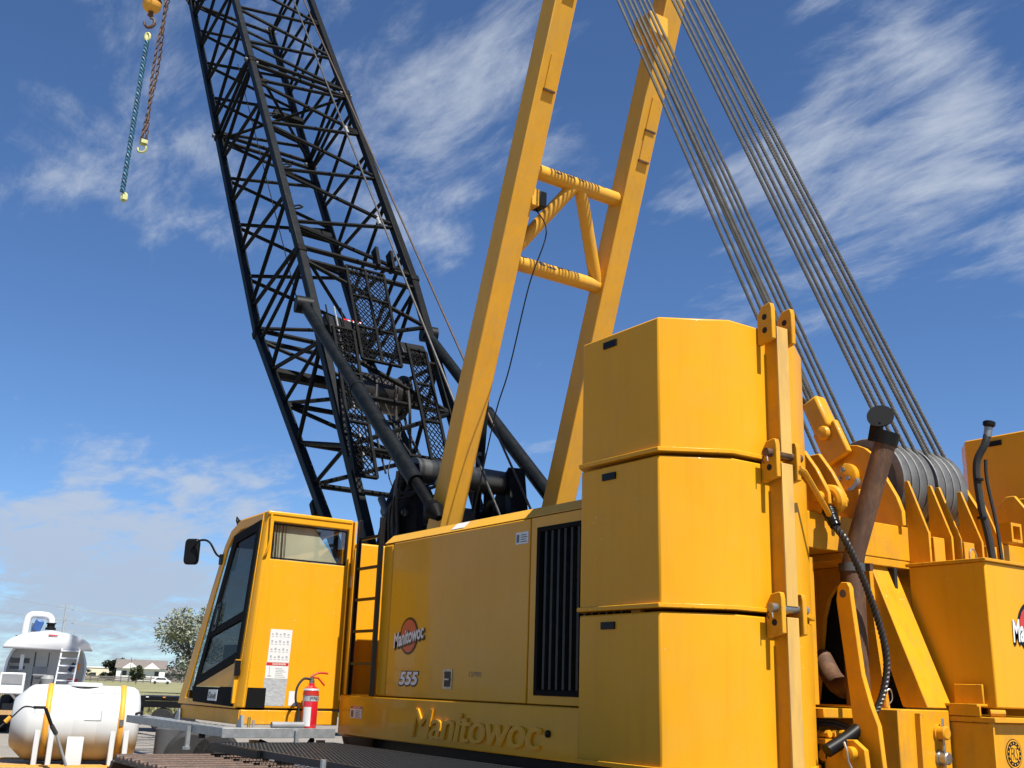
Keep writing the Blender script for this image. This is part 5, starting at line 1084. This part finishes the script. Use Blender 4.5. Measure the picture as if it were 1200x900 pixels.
for dv in (1.75, 2.12):
    for e in (0.62, -0.62):
        c = tcn + ta * dv + tn * e; c.z = 0.42
        t = B().lathe(c - tn * 0.12, tn, [(0, 0.22), (0.0, 0.36), (0.05, 0.42), (0.19, 0.42), (0.24, 0.36), (0.24, 0.22)], 24).obj('wheel', 'rubber', TRL)
        B().lathe(c - tn * 0.10, tn, [(0, 0.21), (0.04, 0.12), (0.16, 0.12), (0.2, 0.21)], 16).obj('rim', 'grey', t)
c = tcn + ta * 1.42 + tn * 0.45; B().lathe(Vector((c.x, c.y, 0.30)), (0, 0, 1), [(0, 0.22), (0.55, 0.22), (0.6, 0.16)], 20).obj('spare_drum', 'grey_dark', TRL)
c = tcn + ta * 2.25 + tn * 0.5; B().tube(Vector((c.x, c.y, 0.80)), Vector((c.x, c.y, 0.80)) + tn * 0.12 + ta * .05, 0.055, n=12).obj('tail_lamp', 'lamp_red', TRL)
c = tcn + ta * 1.9; B().beam(c - tn * 0.8 + Vector((0, 0, -0.02)), c + tn * 0.8 + Vector((0, 0, -0.02)), 0.10, 0.10).obj('axle_beam', 'black', TRL)
B().beam(tcn + ta * 1.2 + Vector((0, 0, -.55)), tcn + ta * 2.5 + Vector((0, 0, -.55)), 0.2, 0.14).obj('chassis', 'black', TRL)

TKW = thing('water_tank', 'white plastic horizontal tank with two orange straps and amber liquid low inside', 'tank', (-18.62, 4.47, 0.3))
prof = [(-0.93, 0.0), (-0.925, 0.30), (-0.91, 0.36), (-0.72, 0.535), (-0.66, 0.565), (-0.5, 0.575), (-0.05, 0.575), (-0.04, 0.571), (-0.03, 0.575), (0.30, 0.575), (0.31, 0.571), (0.32, 0.575), (0.74, 0.575), (0.83, 0.56), (0.89, 0.52), (0.93, 0.45), (0.945, 0.36), (0.95, 0.0)]
tbody = B().lathe(tcn, ta, prof, 40).obj('shell', 'poly_tank', TKW, sharp=60)
B().lathe(tcn + Vector((0, 0, TRd - 0.02)) + ta * 0.08, (0, 0, 1), [(0, 0.27), (0.05, 0.26), (0.06, 0.24)], 24).obj('lid', 'poly_tank', TKW)
def band(s, w, r, m, nm, a0, a1, wob=0.0):
    b = B(); n = 30; pts = []
    for i in range(n + 1):
        a = rad(a0 + (a1 - a0) * i / n)
        for dv in (-w / 2, w / 2): pts.append(tcn + ta * (s + dv) + tn * (math.cos(a) * r) + Vector((0, 0, math.sin(a) * r)))
    b.add(pts, [(2 * i, 2 * i + 1, 2 * i + 3, 2 * i + 2) for i in range(n)], True); o = b.obj(nm, m, TKW)
    md = o.modifiers.new('t', 'SOLIDIFY'); md.thickness = 0.006; return o
for s in (-0.42, 0.66):
    band(s, 0.085, TRd + 0.012, 'orange', 'strap', -52, 200)
    for dv in (-0.10, 0.10):
        b = B(); pts = [tcn + ta * (s + dv) + tn * 0.55 + Vector((0, 0, 0.0)), tcn + ta * (s + dv) + tn * 0.585 + Vector((0, 0, -0.2)), tcn + ta * (s + dv) + tn * 0.62 + Vector((0, 0, -0.598)), tcn + ta * (s + dv) + tn * 0.30 + Vector((0, 0, -0.598)), tcn + ta * (s + dv) + tn * 0.40 + Vector((0, 0, -0.36))]
        b.prism([p - ta * 0.04 for p in pts], ta * 0.08).obj('support_foot', 'poly_white', TKW, bevel=0.01)
pts = [tcn + ta * 0.02 + tn * 0.55 + Vector((0, 0, -0.18)), tcn + ta * 0.02 + tn * 0.60 + Vector((0, 0, -0.30)), tcn + ta * 0.02 + tn * 0.62 + Vector((0, 0, -0.598)), tcn + ta * 0.02 + tn * 0.30 + Vector((0, 0, -0.598)), tcn + ta * 0.02 + tn * 0.40 + Vector((0, 0, -0.36))]
B().prism([p - ta * 0.11 for p in pts], ta * 0.24).obj('support_foot', 'poly_white', TKW, bevel=0.01)
for (s0_, s1_, a) in ((0.02, 0.24, 24), (0.235, 0.245, 38)):
    pass
for s, w, m in ((0.86, 0.10, 'black'),):
    a = rad(18); c = tcn + ta * s + tn * (0.545 * math.cos(a)) + Vector((0, 0, 0.545 * math.sin(a)))
    B().tube(c, c + ta * 0.10 + Vector((0, 0, 0.03)), 0.018, n=8).obj('strap_buckle', m, TKW)
c = tcn + tn * 0.57 + ta * 0.66 + Vector((0, 0, 0.03)); B().box(c.x - 0.02, c.x + 0.03, c.y - 0.03, c.y + 0.03, c.z - 0.05, c.z + 0.05).obj('strap_ratchet', 'steel', TKW)
# moulded volume marks and lettering on the shell
for j, (s, wdt) in enumerate(((-0.22, 0.10), (-0.06, 0.05), (0.14, 0.24), (0.50, 0.20))):
    a = rad(52); c = tcn + ta * s + tn * (0.578 * math.cos(a)) + Vector((0, 0, 0.578 * math.sin(a))); nv = tn * math.cos(a) + Vector((0, 0, math.sin(a))); vv_ = -tn * math.sin(a) + Vector((0, 0, math.cos(a)))
    for k in range(int(wdt / 0.03)): B().prism([c + ta * 0.03 * k, c + ta * (0.03 * k + 0.016), c + ta * (0.03 * k + 0.016) + vv_ * (0.02 + 0.01 * (k % 2)), c + ta * 0.03 * k + vv_ * 0.024], nv * 0.003).obj('moulded_mark', 'grey', TKW)
b_ = tcn + ta * 0.36 + tn * 0.572 + Vector((0, 0, 0.06))
for p, q in ((b_, b_ + Vector((0, 0, 0.15)) - tn * 0.03), (b_, b_ - ta * 0.24)): B().tube(p, q, 0.006, n=5).obj('moulded_rib', 'grey', TKW)

WD = thing('pressure_wand', 'black pressure washer wand leaning on the white tank', 'pressure washer', (-17.55, 4.17, 0.3))
B().path([(-17.60, 3.78, 1.14), (-17.57, 3.89, 0.90)], 0.026, 10).obj('grip', 'black', WD)
B().path([(-17.57, 3.89, 0.90), (-17.56, 3.97, 0.78)], 0.034, 10).obj('foregrip', 'rubber', WD)
B().path([(-17.56, 3.97, 0.78), (-17.55, 4.17, 0.33)], 0.020, 10).obj('lance', 'grey', WD)
B().path([(-17.64, 3.62, 1.15), (-17.59, 3.78, 1.15)], 0.022, 10).obj('gun_body', 'black', WD)
B().path(spline([(-17.63, 3.64, 1.14), (-17.63, 3.66, 1.06), (-17.60, 3.76, 1.06), (-17.595, 3.78, 1.12)], 4), 0.008, 6).obj('trigger_guard', 'white', WD)
B().path(spline([(-17.64, 3.62, 1.15), (-17.72, 3.50, 1.15), (-17.85, 3.40, 1.02), (-17.9, 3.34, 0.95), (-17.9, 3.2, 0.80), (-18.0, 3.0, 0.4), (-18.1, 3.05, 0.34)], 6), 0.012, 8).obj('hose', 'rubber', WD)
B().tube((-17.88, 3.37, 1.0), (-17.9, 3.31, 0.93), 0.035, n=10).obj('coupling', 'orange', WD)
# small engine pump at the edge
PM = thing('pump_unit', 'small black engine pump with white shrouds beside the tank end', 'pump', (-18.3, 3.1, 0.3))
B().lathe((-18.35, 3.12, 0.62), (0.5, -0.8, 0), [(0, 0.18), (0.2, 0.18), (0.24, 0.12)], 16).obj('flywheel_cover', 'white', PM)
B().box(-18.6, -18.2, 2.9, 3.25, 0.42, 0.75).obj('engine_block', 'grey_dark', PM, bevel=0.03)
B().lathe((-18.1, 3.05, 0.52), (0.8, -0.6, 0), [(-.1, 0.2), (0.06, 0.24), (0.08, 0.16)], 18).obj('wheel', 'rubber', PM)
B().box(-18.5, -18.15, 2.95, 3.2, 0.80, 0.98).obj('fuel_tank', 'white', PM, bevel=0.04)
B().box(-18.6, -18.1, 2.85, 3.3, 0.305, 0.42).obj('base_frame', 'black', PM)

# ================================================================== WHITE TANKER TRAILER
TN = thing('tanker_trailer', 'white tanker trailer with rear hood, ladder and bent top pipe', 'tanker', (-33.5, 6.9, 0))
ra = (Vector((-0.828, 0.56, 0)) * 0.93 - Vector((0.56, 0.828, 0)) * 0.36).normalized(); rl = Vector((-ra.y, ra.x, 0)); rl = rl if rl.dot(Vector((0.56, 0.828, 0))) > 0 else -rl
ro = Vector((-32.75, 6.88, 0))
def TP(l, a, z): return ro + rl * l + ra * a + Vector((0, 0, z))
n = 28
circ = lambda R, a, zc: [TP(R * math.cos(2 * math.pi * i / n), a, zc + R * math.sin(2 * math.pi * i / n)) for i in range(n)]
ZC, RR = 1.72, 1.08
b = B(); vs = circ(RR, 0.62, ZC) + circ(RR, 7.0, ZC); b.add(vs, [(i, (i + 1) % n, n + (i + 1) % n, n + i) for i in range(n)] + [tuple(range(n, 2 * n))], True); b.obj('barrel', 'white_paint', TN)
# rear ring and recessed end wall
b = B(); A, Bq, Cq = circ(RR, 0.62, ZC), circ(RR - 0.06, 0.60, ZC), circ(RR - 0.06, 1.15, ZC)
b.add(A + Bq + Cq, [(i, (i + 1) % n, n + (i + 1) % n, n + i) for i in range(n)] + [(n + i, n + (i + 1) % n, 2 * n + (i + 1) % n, 2 * n + i) for i in range(n)] + [tuple(range(2 * n, 3 * n))]); b.obj('end_wall', 'white_paint', TN)
hw = 1.16
ht = [(hw * math.sin(rad(a)), 2.26 + 0.50 * (math.cos(rad(a)))) for a in range(-90, 91, 10)]
b = B(); m_ = len(ht)
b.add([TP(x, 0.0, z) for x, z in ht] + [TP(x, 0.9, z + 0.02) for x, z in ht], [(i, i + 1, m_ + i + 1, m_ + i) for i in range(m_ - 1)] + [tuple(range(m_))]); o = b.obj('rear_hood', 'white_paint', TN)
md = o.modifiers.new('t', 'SOLIDIFY'); md.thickness = 0.03
text('Anytime', TP(0.05, -0.02, 2.66), rl, (0, 0, 1), width=0.28, height=0.055, depth=0.003, bold=0.02).obj('hood_lettering', 'lamp_red', TN) if False else B().prism([TP(-0.04, -0.02, 2.64), TP(0.20, -0.02, 2.64), TP(0.20, -0.02, 2.665), TP(-0.04, -0.02, 2.675)], -ra * 0.003).obj('hood_decal', 'lamp_red', TN)
lad = B().beam(TP(0.26, -0.05, 0.9), TP(0.36, 0.0, 2.30), 0.05, 0.04, rl).obj('ladder', 'white_paint', TN)
B().beam(TP(0.72, -0.05, 0.9), TP(0.82, 0.0, 2.30), 0.05, 0.04, rl).obj('ladder_rail', 'white_paint', lad)
for k in range(7): z = 1.05 + 0.2 * k; B().beam(TP(0.27 + 0.0125 * k, -0.04, z), TP(0.73 + 0.0125 * k, -0.04, z), 0.035, 0.035).obj('ladder_rung', 'white_paint', lad)
def tbox(l0, l1, a0, a1, z0, z1, m, nm, **k):
    return B().prism([TP(l0, a0, z0), TP(l1, a0, z0), TP(l1, a1, z0), TP(l0, a1, z0)], (0, 0, z1 - z0)).obj(nm, m, TN, **k)
tbox(-1.12, -0.48, 0.05, 0.6, 1.05, 1.62, 'white_paint', 'cabinet', bevel=0.03)
tbox(-1.06, -0.54, 0.03, 0.05, 1.32, 1.58, 'grey', 'cabinet_door')
tbox(-0.95, -0.55, 0.66, 0.68, 1.72, 1.80, 'grey_dark', 'gauge_slot'); tbox(-0.95, -0.45, 0.66, 0.68, 1.88, 2.02, 'grey_dark', 'gauge_slot')
tbox(-0.70, -0.60, 0.60, 0.66, 1.70, 2.12, 'white_paint', 'wall_pipe'); tbox(-0.32, 0.04, 0.40, 0.62, 1.55, 1.80, 'grey', 'control_box', bevel=0.01)
tbox(-0.34, -0.30, 0.62, 0.66, 1.2, 2.2, 'grey_dark', 'conduit'); tbox(0.02, 0.05, 0.62, 0.66, 1.8, 2.2, 'grey_dark', 'conduit')
tbox(-0.25, -0.02, 0.45, 0.6, 1.05, 1.5, 'grey_dark', 'pump_body'); 
B().lathe(TP(0.10, 0.35, 1.28), (0, 0, 1), [(0, 0.17), (0.2, 0.2), (0.3, 0.12)], 16).obj('valve_dome', 'grey', TN)
tbox(0.60, 0.88, 0.60, 0.64, 1.40, 1.50, 'lamp_red', 'warning_plate'); tbox(0.55, 0.88, 0.60, 0.64, 1.16, 1.24, 'lamp_red', 'warning_plate')
B().tube(TP(0.62, 0.5, 1.70), TP(0.74, 0.5, 1.92), 0.06, n=8).obj('tool_holster', 'navy', TN); B().tube(TP(0.82, 0.5, 1.74), TP(0.86, 0.5, 1.92), 0.05, n=8).obj('tool_handle', 'amber', TN)
B().lathe(TP(0.50, 0.62, 1.85), -ra, [(0, 0.10), (0.03, 0.10)], 16).obj('gauge', 'white', TN)
tbox(-1.0, 1.0, 1.0, 6.8, 0.55, 0.78, 'grey_dark', 'chassis')
for a in (1.6, 2.7):
    for l in (-0.95, 0.95):
        w_ = B().lathe(TP(l, a, 0.5) - rl * 0.15, rl, [(0, 0.3), (0, 0.44), (0.04, 0.5), (0.26, 0.5), (0.3, 0.44), (0.3, 0.3)], 22).obj('wheel', 'rubber', TN); B().lathe(TP(l, a, 0.5) - rl * 0.12, rl, [(0, 0.3), (0.1, 0.15), (0.24, 0.3)], 16).obj('rim', 'grey', w_)
tbox(-1.15, 1.15, 0.3, 0.4, 0.5, 0.62, 'wood', 'rear_bumper')
tp_ = spline([TP(-0.72, 1.3, 2.45), TP(-0.70, 1.3, 3.0), TP(-0.62, 1.3, 3.22), TP(-0.40, 1.3, 3.25), TP(-0.16, 1.3, 3.23), TP(-0.06, 1.3, 3.14), TP(-0.04, 1.3, 3.0)], 6)
B().path(tp_, 0.10, 14).obj('vent_pipe', 'white_paint', TN)
B().lathe(TP(-0.04, 1.3, 2.84), (0, 0, 1), [(0, 0.15), (0.05, 0.15), (0.08, 0.11), (0.16, 0.11), (0.17, 0.14), (0.2, 0.14)], 14).obj('valve', 'black', TN)
B().beam(TP(-0.44, 1.3, 2.78), TP(-0.34, 1.3, 3.10), 0.26, 0.24).obj('motor', 'blue', TN, bevel=0.04)
B().lathe(TP(-0.28, 1.3, 2.70), (0, 0, 1), [(0, 0.3), (0.06, 0.3), (0.08, 0.1)], 16).obj('manway', 'white_paint', TN)
B().lathe(TP(-0.50, 1.3, 2.66), (0, 0, 1), [(0, 0.06), (0.35, 0.06)], 10).obj('pipe_stub', 'steel', TN)
tbox(-0.98, -0.8, 2.2, 2.5, 2.55, 2.68, 'black', 'hatch'); tbox(-0.55, 0.2, 4.0, 6.0, 2.74, 2.82, 'white_paint', 'top_walk')

# ================================================================== FLATBED TRAILER BEHIND THE CAB
FB = thing('flatbed_trailer', 'black flatbed trailer with small wheels parked beyond the cab', 'trailer', (-35, 12, 0))
fo = Vector((-35.0, 10.15, 0)); fa = Vector((0.40, 0.916, 0)).normalized(); fn = Vector((fa.y, -fa.x, 0))
def FP(a, n_, z): return fo + fa * a + fn * n_ + Vector((0, 0, z))
B().prism([FP(0, 0, 0.92), FP(7, 0, 0.92), FP(7, -2.3, 0.92), FP(0, -2.3, 0.92)], (0, 0, 0.13)).obj('deck', 'black', FB)
for k in range(12): B().prism([FP(0.25 + 0.5 * k, 0.02, 1.01), FP(0.33 + 0.5 * k, 0.02, 1.01), FP(0.33 + 0.5 * k, 0.02, 1.045), FP(0.25 + 0.5 * k, 0.02, 1.045)], fn * 0.02).obj('marker_lamp', 'amber' if k % 2 else 'sticker', FB)
B().prism([FP(0.02, 0, 0.72), FP(7, 0, 0.72), FP(7, -0.1, 0.72), FP(0.02, -0.1, 0.72)], (0, 0, 0.19)).obj('side_rail', 'black', FB)
for a in (0.78, 1.42):
    w_ = B().lathe(FP(a, -0.25, 0.36), fn, [(0, 0.2), (0, 0.32), (0.04, 0.36), (0.2, 0.36), (0.24, 0.32), (0.24, 0.2)], 24).obj('wheel', 'rubber', FB); B().lathe(FP(a, -0.23, 0.36), fn, [(0, 0.2), (0.1, 0.1), (0.16, 0.12), (0.2, 0.2)], 16).obj('rim', 'grey', w_)
B().prism([FP(0.1, -0.05, 0.2), FP(0.18, -0.05, 0.2), FP(0.22, -0.05, 0.92), FP(0.1, -0.05, 0.92)], -fn * 0.1).obj('landing_leg', 'black', FB)

# ================================================================== FAR BACKGROUND
def crown(name, leaf, parent, c, r, n, size, seed, flat=0.8, lobes=9, droop=0.0):
    rnd = random.Random(seed); L = []
    for k in range(lobes):
        a = rnd.uniform(0, 6.28); rr = rnd.uniform(0.25, 0.75); h = rnd.uniform(-0.6, 0.85)
        L.append((Vector((math.cos(a) * rr * r.x, math.sin(a) * rr * r.y, h * r.z)), rnd.uniform(0.30, 0.48)))
    b = B()
    for k in range(n):
        lc, lr = L[rnd.randrange(lobes)]
        d = Vector((rnd.gauss(0, 1), rnd.gauss(0, 1), rnd.gauss(0, 1))).normalized() * (rnd.random() ** 0.45)
        p = c + lc + Vector((d.x * r.x * lr, d.y * r.y * lr, d.z * r.z * lr * flat - droop * rnd.random()))
        a = Vector((rnd.gauss(0, 1), rnd.gauss(0, 1), rnd.gauss(0, 0.7))).normalized(); q = a.cross(Vector((rnd.gauss(0, 1), rnd.gauss(0, 1), rnd.gauss(0, 1)))).normalized(); s = size * rnd.uniform(0.6, 1.4)
        b.add([p - a * s, p + q * s * 0.5, p + a * s, p - q * s * 0.5], [(0, 1, 2, 3)])
    return b.obj(name, leaf, parent), L
def tree(name, label, loc, h, r, leaf, n, size, seed, group=None, lobes=9, trunk=0.18, ch=0.62, droop=0.0):
    T = thing(name, label, 'tree', loc, group); loc = Vector(loc); c = loc + Vector((0, 0, h * ch)); R3 = Vector((r, r, h * (1 - ch) / 0.95))
    _, L = crown('crown', leaf, T, c, R3, n, size, seed, lobes=lobes, droop=droop)
    tr = B().path(spline([loc, loc + Vector((0.1, 0.05, h * 0.25)), loc + Vector((-0.05, 0.1, h * 0.5)), c], 4), [trunk * (1 - 0.05 * i) for i in range(13)], 8).obj('trunk', 'bark', T)
    for lc, lr in L: B().path(spline([loc + Vector((0, 0, h * 0.3)), loc + Vector((0, 0, h * 0.42)) + lc * 0.4, c + lc], 4), [trunk * 0.4 * (1 - 0.09 * i) for i in range(9)], 5).obj('limb', 'bark', tr)
    return T
tree('olive_tree', 'pale silvery green tree standing in the field behind the cab', (-113.6, 38.2, 0), 8.4, 3.9, 'leaf_olive', 6500, 0.16, 3, lobes=15, trunk=0.26, ch=0.55)
tree('dark_tree', 'dark evergreen clump beside the white gabled house', (-352, 94.0, 0), 6.0, 4.0, 'leaf_dark', 1600, 0.5, 5, 'dark trees round the far houses', ch=0.5)
tree('dark_tree', 'dark evergreen tree rising beside the utility pole', (-348, 97.0, 0), 6.3, 3.2, 'leaf_dark', 1600, 0.5, 6, 'dark trees round the far houses', ch=0.5)
tree('dark_tree', 'low dark tree between the two grey roofed houses', (-335, 101.4, 0), 4.6, 2.8, 'leaf_dark', 900, 0.5, 8, 'dark trees round the far houses', ch=0.5)
tree('round_bush', 'rounded olive bush standing before the white gabled house', (-221, 63.4, 0), 3.6, 1.7, 'leaf_mid', 1500, 0.22, 9, ch=0.55, trunk=0.08)
for k, (x, y, h, r) in enumerate(((-345, 104.6, 2.4, 2.0), (-349, 106.5, 2.6, 2.0), (-346, 109.0, 2.2, 1.8), (-480, 117, 4, 4))):
    tree('hedge_bush', ['small dark bush against the low grey roofed house', 'bush at the middle of the low grey roofed house', 'bush at the end of the low grey roofed house', 'scrubby bush before the cream warehouse'][k], (x, y, 0), h, r, 'leaf_dark', 500, 0.4, 20 + k, 'bushes round the far houses', ch=0.5, lobes=5, trunk=0.06)
def house(label, loc, w, d, h, rh, wall, ang, gable=True, nwin=3):
    H = thing('house', label, 'house', loc, 'far houses'); o = Vector(loc); c, s = math.cos(ang), math.sin(ang); uu = Vector((c, s, 0)); vv = Vector((-s, c, 0))
    def q(a, e, z): return o + uu * a + vv * e + Vector((0, 0, z))
    B().prism([q(-w / 2, -d / 2, 0), q(w / 2, -d / 2, 0), q(w / 2, d / 2, 0), q(-w / 2, d / 2, 0)], (0, 0, h)).obj('wall', wall, H)
    ov = 0.5
    B().prism([q(-w / 2 - ov, -d / 2 - ov, h), q(-w / 2 - ov, 0, h + rh), q(-w / 2 - ov, d / 2 + ov, h)], uu * (w + 2 * ov)).obj('roof', 'roof_tile', H)
    if gable:
        for g in (-w * 0.22, w * 0.22):
            B().prism([q(g - 2.2, -d / 2 - 1.2, h * 0.98), q(g + 2.2, -d / 2 - 1.2, h * 0.98), q(g, -d / 2 - 1.2, h + 1.6)], vv * 3).obj('gable', wall, H)
    for k in range(nwin):
        a = -w / 2 + w * (k + 0.5) / nwin
        f = B().prism([q(a - 0.6, -d / 2 - 0.05, h * 0.45), q(a + 0.6, -d / 2 - 0.05, h * 0.45), q(a + 0.6, -d / 2 - 0.05, h * 0.8), q(a - 0.6, -d / 2 - 0.05, h * 0.8)], vv * 0.04).obj('window', 'window_dark', H)
    return H
AN = math.atan2(0.95, 0.30)
house('white gabled house with a dark grey roof beside the evergreens', (-322, 93.5, 0), 13, 9, 3.6, 2.4, 'house_white', AN)
house('low house with a long grey roof right of the gabled one', (-345, 107, 0), 13, 9, 2.6, 1.9, 'roof_tile', AN, False, 4)
def warehouse(label, loc, w, d, h):
    H = thing('warehouse', label, 'building', loc, 'far warehouses'); o = Vector(loc); uu = Vector((math.cos(AN), math.sin(AN), 0)); vv = Vector((-math.sin(AN), math.cos(AN), 0))
    def q(a, e, z): return o + uu * a + vv * e + Vector((0, 0, z))
    B().prism([q(-w / 2, -d / 2, 0), q(w / 2, -d / 2, 0), q(w / 2, d / 2, 0), q(-w / 2, d / 2, 0)], (0, 0, h)).obj('wall', 'stucco', H)
    B().prism([q(-w / 2 - .3, -d / 2 - .3, h), q(w / 2 + .3, -d / 2 - .3, h), q(w / 2 + .3, d / 2, h), q(-w / 2 - .3, d / 2, h)], (0, 0, 0.5)).obj('parapet', 'house_white', H)
    for k in range(int(w / 6)): B().prism([q(-w / 2 + 2 + 6 * k, -d / 2 - .1, 1), q(-w / 2 + 4.5 + 6 * k, -d / 2 - .1, 1), q(-w / 2 + 4.5 + 6 * k, -d / 2 - .1, 2.4), q(-w / 2 + 2 + 6 * k, -d / 2 - .1, 2.4)], vv * 0.08).obj('window', 'window_dark', H)
warehouse('long cream warehouse beyond the dark evergreens', (-562, 134.5, 0), 30, 20, 4.6); warehouse('cream warehouse showing between the grey roof and the pale tree', (-532, 173.5, 0), 24, 20, 4.0)
# fence line, parked white car, utility pole
FN = thing('field_fence', 'weathered dark fence running along the far edge of the field', 'fence', (-272, 74, 0)); f0, f1 = Vector((-271, 62, 0)), Vector((-262, 82, 0))
for k in range(14): p = f0.lerp(f1, k / 13); B().box(p.x - .08, p.x + .08, p.y - .08, p.y + .08, 0, 1.5).obj('post', 'fence_wood', FN)
for k in range(13):
    p, q = f0.lerp(f1, k / 13), f0.lerp(f1, (k + 1) / 13)
    for z in (0.35, 0.75, 1.15): B().beam(p + Vector((.1, 0, z)), q + Vector((.1, 0, z)), 0.05, 0.3).obj('rail', 'fence_wood', FN)
CA = thing('parked_car', 'small white car parked at the far edge of the field', 'car', (-240, 74.2, 0)); co = Vector((-240, 74.2, 0)); cu = Vector((0.3, 0.95, 0)).normalized(); cv = Vector((-cu.y, cu.x, 0))
B().prism([co + cu * a + Vector((0, 0, z)) for a, z in ((-2.1, 0.3), (2.1, 0.3), (2.1, 0.8), (1.3, 0.9), (0.8, 1.4), (-1.0, 1.4), (-1.7, 0.95), (-2.1, 0.85))], cv * 1.7).obj('body', 'white', CA, bevel=0.1)
for a in (-1.3, 1.3): B().lathe(co + cu * a + Vector((0, 0, 0.32)) - cv * 0.03, cv, [(0, 0.32), (0.2, 0.32)], 14).obj('wheel', 'rubber', CA)
B().prism([co + cu * a + Vector((0, 0, z)) - cv * 0.03 for a, z in ((-1.3, 0.95), (1.1, 0.95), (0.7, 1.32), (-0.9, 1.32))], cv * 0.02).obj('window', 'window_dark', CA)
single(B().tube((-300, 84.2, 0), (-300, 84.2, 6.2), 0.10, 0.07, 8), 'utility_pole', 'bark', 'thin wooden utility pole before the dark evergreens', 'pole')
# transmission tower and lines
PY = thing('transmission_pylon', 'tall grey steel transmission pole with cross arms on the horizon', 'pylon', (-459, 100.9, 0)); po = Vector((-459.0, 100.9, 0)); pu = Vector((0.22, 0.975, 0)).normalized()
B().tube(po, po + Vector((0, 0, 28)), 0.75, 0.35, 10).obj('shaft', 'pylon', PY)
for z, w in ((27.4, 3.2), (22.4, 3.9), (12.6 + 5, 4.6)): 
    a = B().beam(po + Vector((0, 0, z)) - pu * w, po + Vector((0, 0, z)) + pu * w, 0.28, 0.28).obj('cross_arm', 'pylon', PY)
    for s in (-1, 1): B().tube(po + Vector((0, 0, z)) + pu * (w * 0.94 * s), po + Vector((0, 0, z - 1.3)) + pu * (w * 0.94 * s), 0.12, n=5).obj('insulator', 'pylon', PY)
for k, (z, w) in enumerate(((26.1, 3.0), (21.1, 3.7), (16.3, 4.3))):
    for s in (-1, 1):
        a = po + Vector((0, 0, z)) + pu * (w * s); e = Vector((-430 + 8 * k, 500, z + 14 - 4 * k)); e2 = Vector((-250, -120 - 10 * k, z + 26))
        pts = [a.lerp(e, i / 16) + Vector((0, 0, -9 * 4 * (i / 16) * (1 - i / 16))) for i in range(17)]
        single(B().path(pts, 0.07, 5, caps=False), 'power_line', 'pylon', f"power line leaving the {['upper', 'middle', 'lower'][k]} {'near' if s < 0 else 'far'} cross arm end towards the tree", 'power line', group='power lines')
    if k < 2:
        pts = [a.lerp(e2, i / 16) + Vector((0, 0, -5 * 4 * (i / 16) * (1 - i / 16))) for i in range(17)]
        single(B().path(pts, 0.06, 5, caps=False), 'power_line', 'pylon', f"power line leaving the {['upper', 'middle'][k]} cross arm over the tanker", 'power line', group='power lines')
# rough grass at the edge of the yard
rnd = random.Random(4); b = B()
for k in range(9000):
    t = rnd.random(); p = Vector((-50 - rnd.random() ** 2 * 30, 3 + 26 * t, 0)); h = rnd.uniform(0.2, 0.75) * (1 - 0.4 * rnd.random()); a = rnd.uniform(0, 6.28); w = Vector((math.cos(a), math.sin(a), 0)) * 0.05; ln_ = Vector((rnd.gauss(0, .15), rnd.gauss(0, .15), h))
    b.add([p - w, p + w, p + ln_], [(0, 1, 2)])
o = b.obj('rough_grass', 'grass'); tag(o, 'dry tufted grass along the edge of the gravel yard', 'grass', kind='stuff')
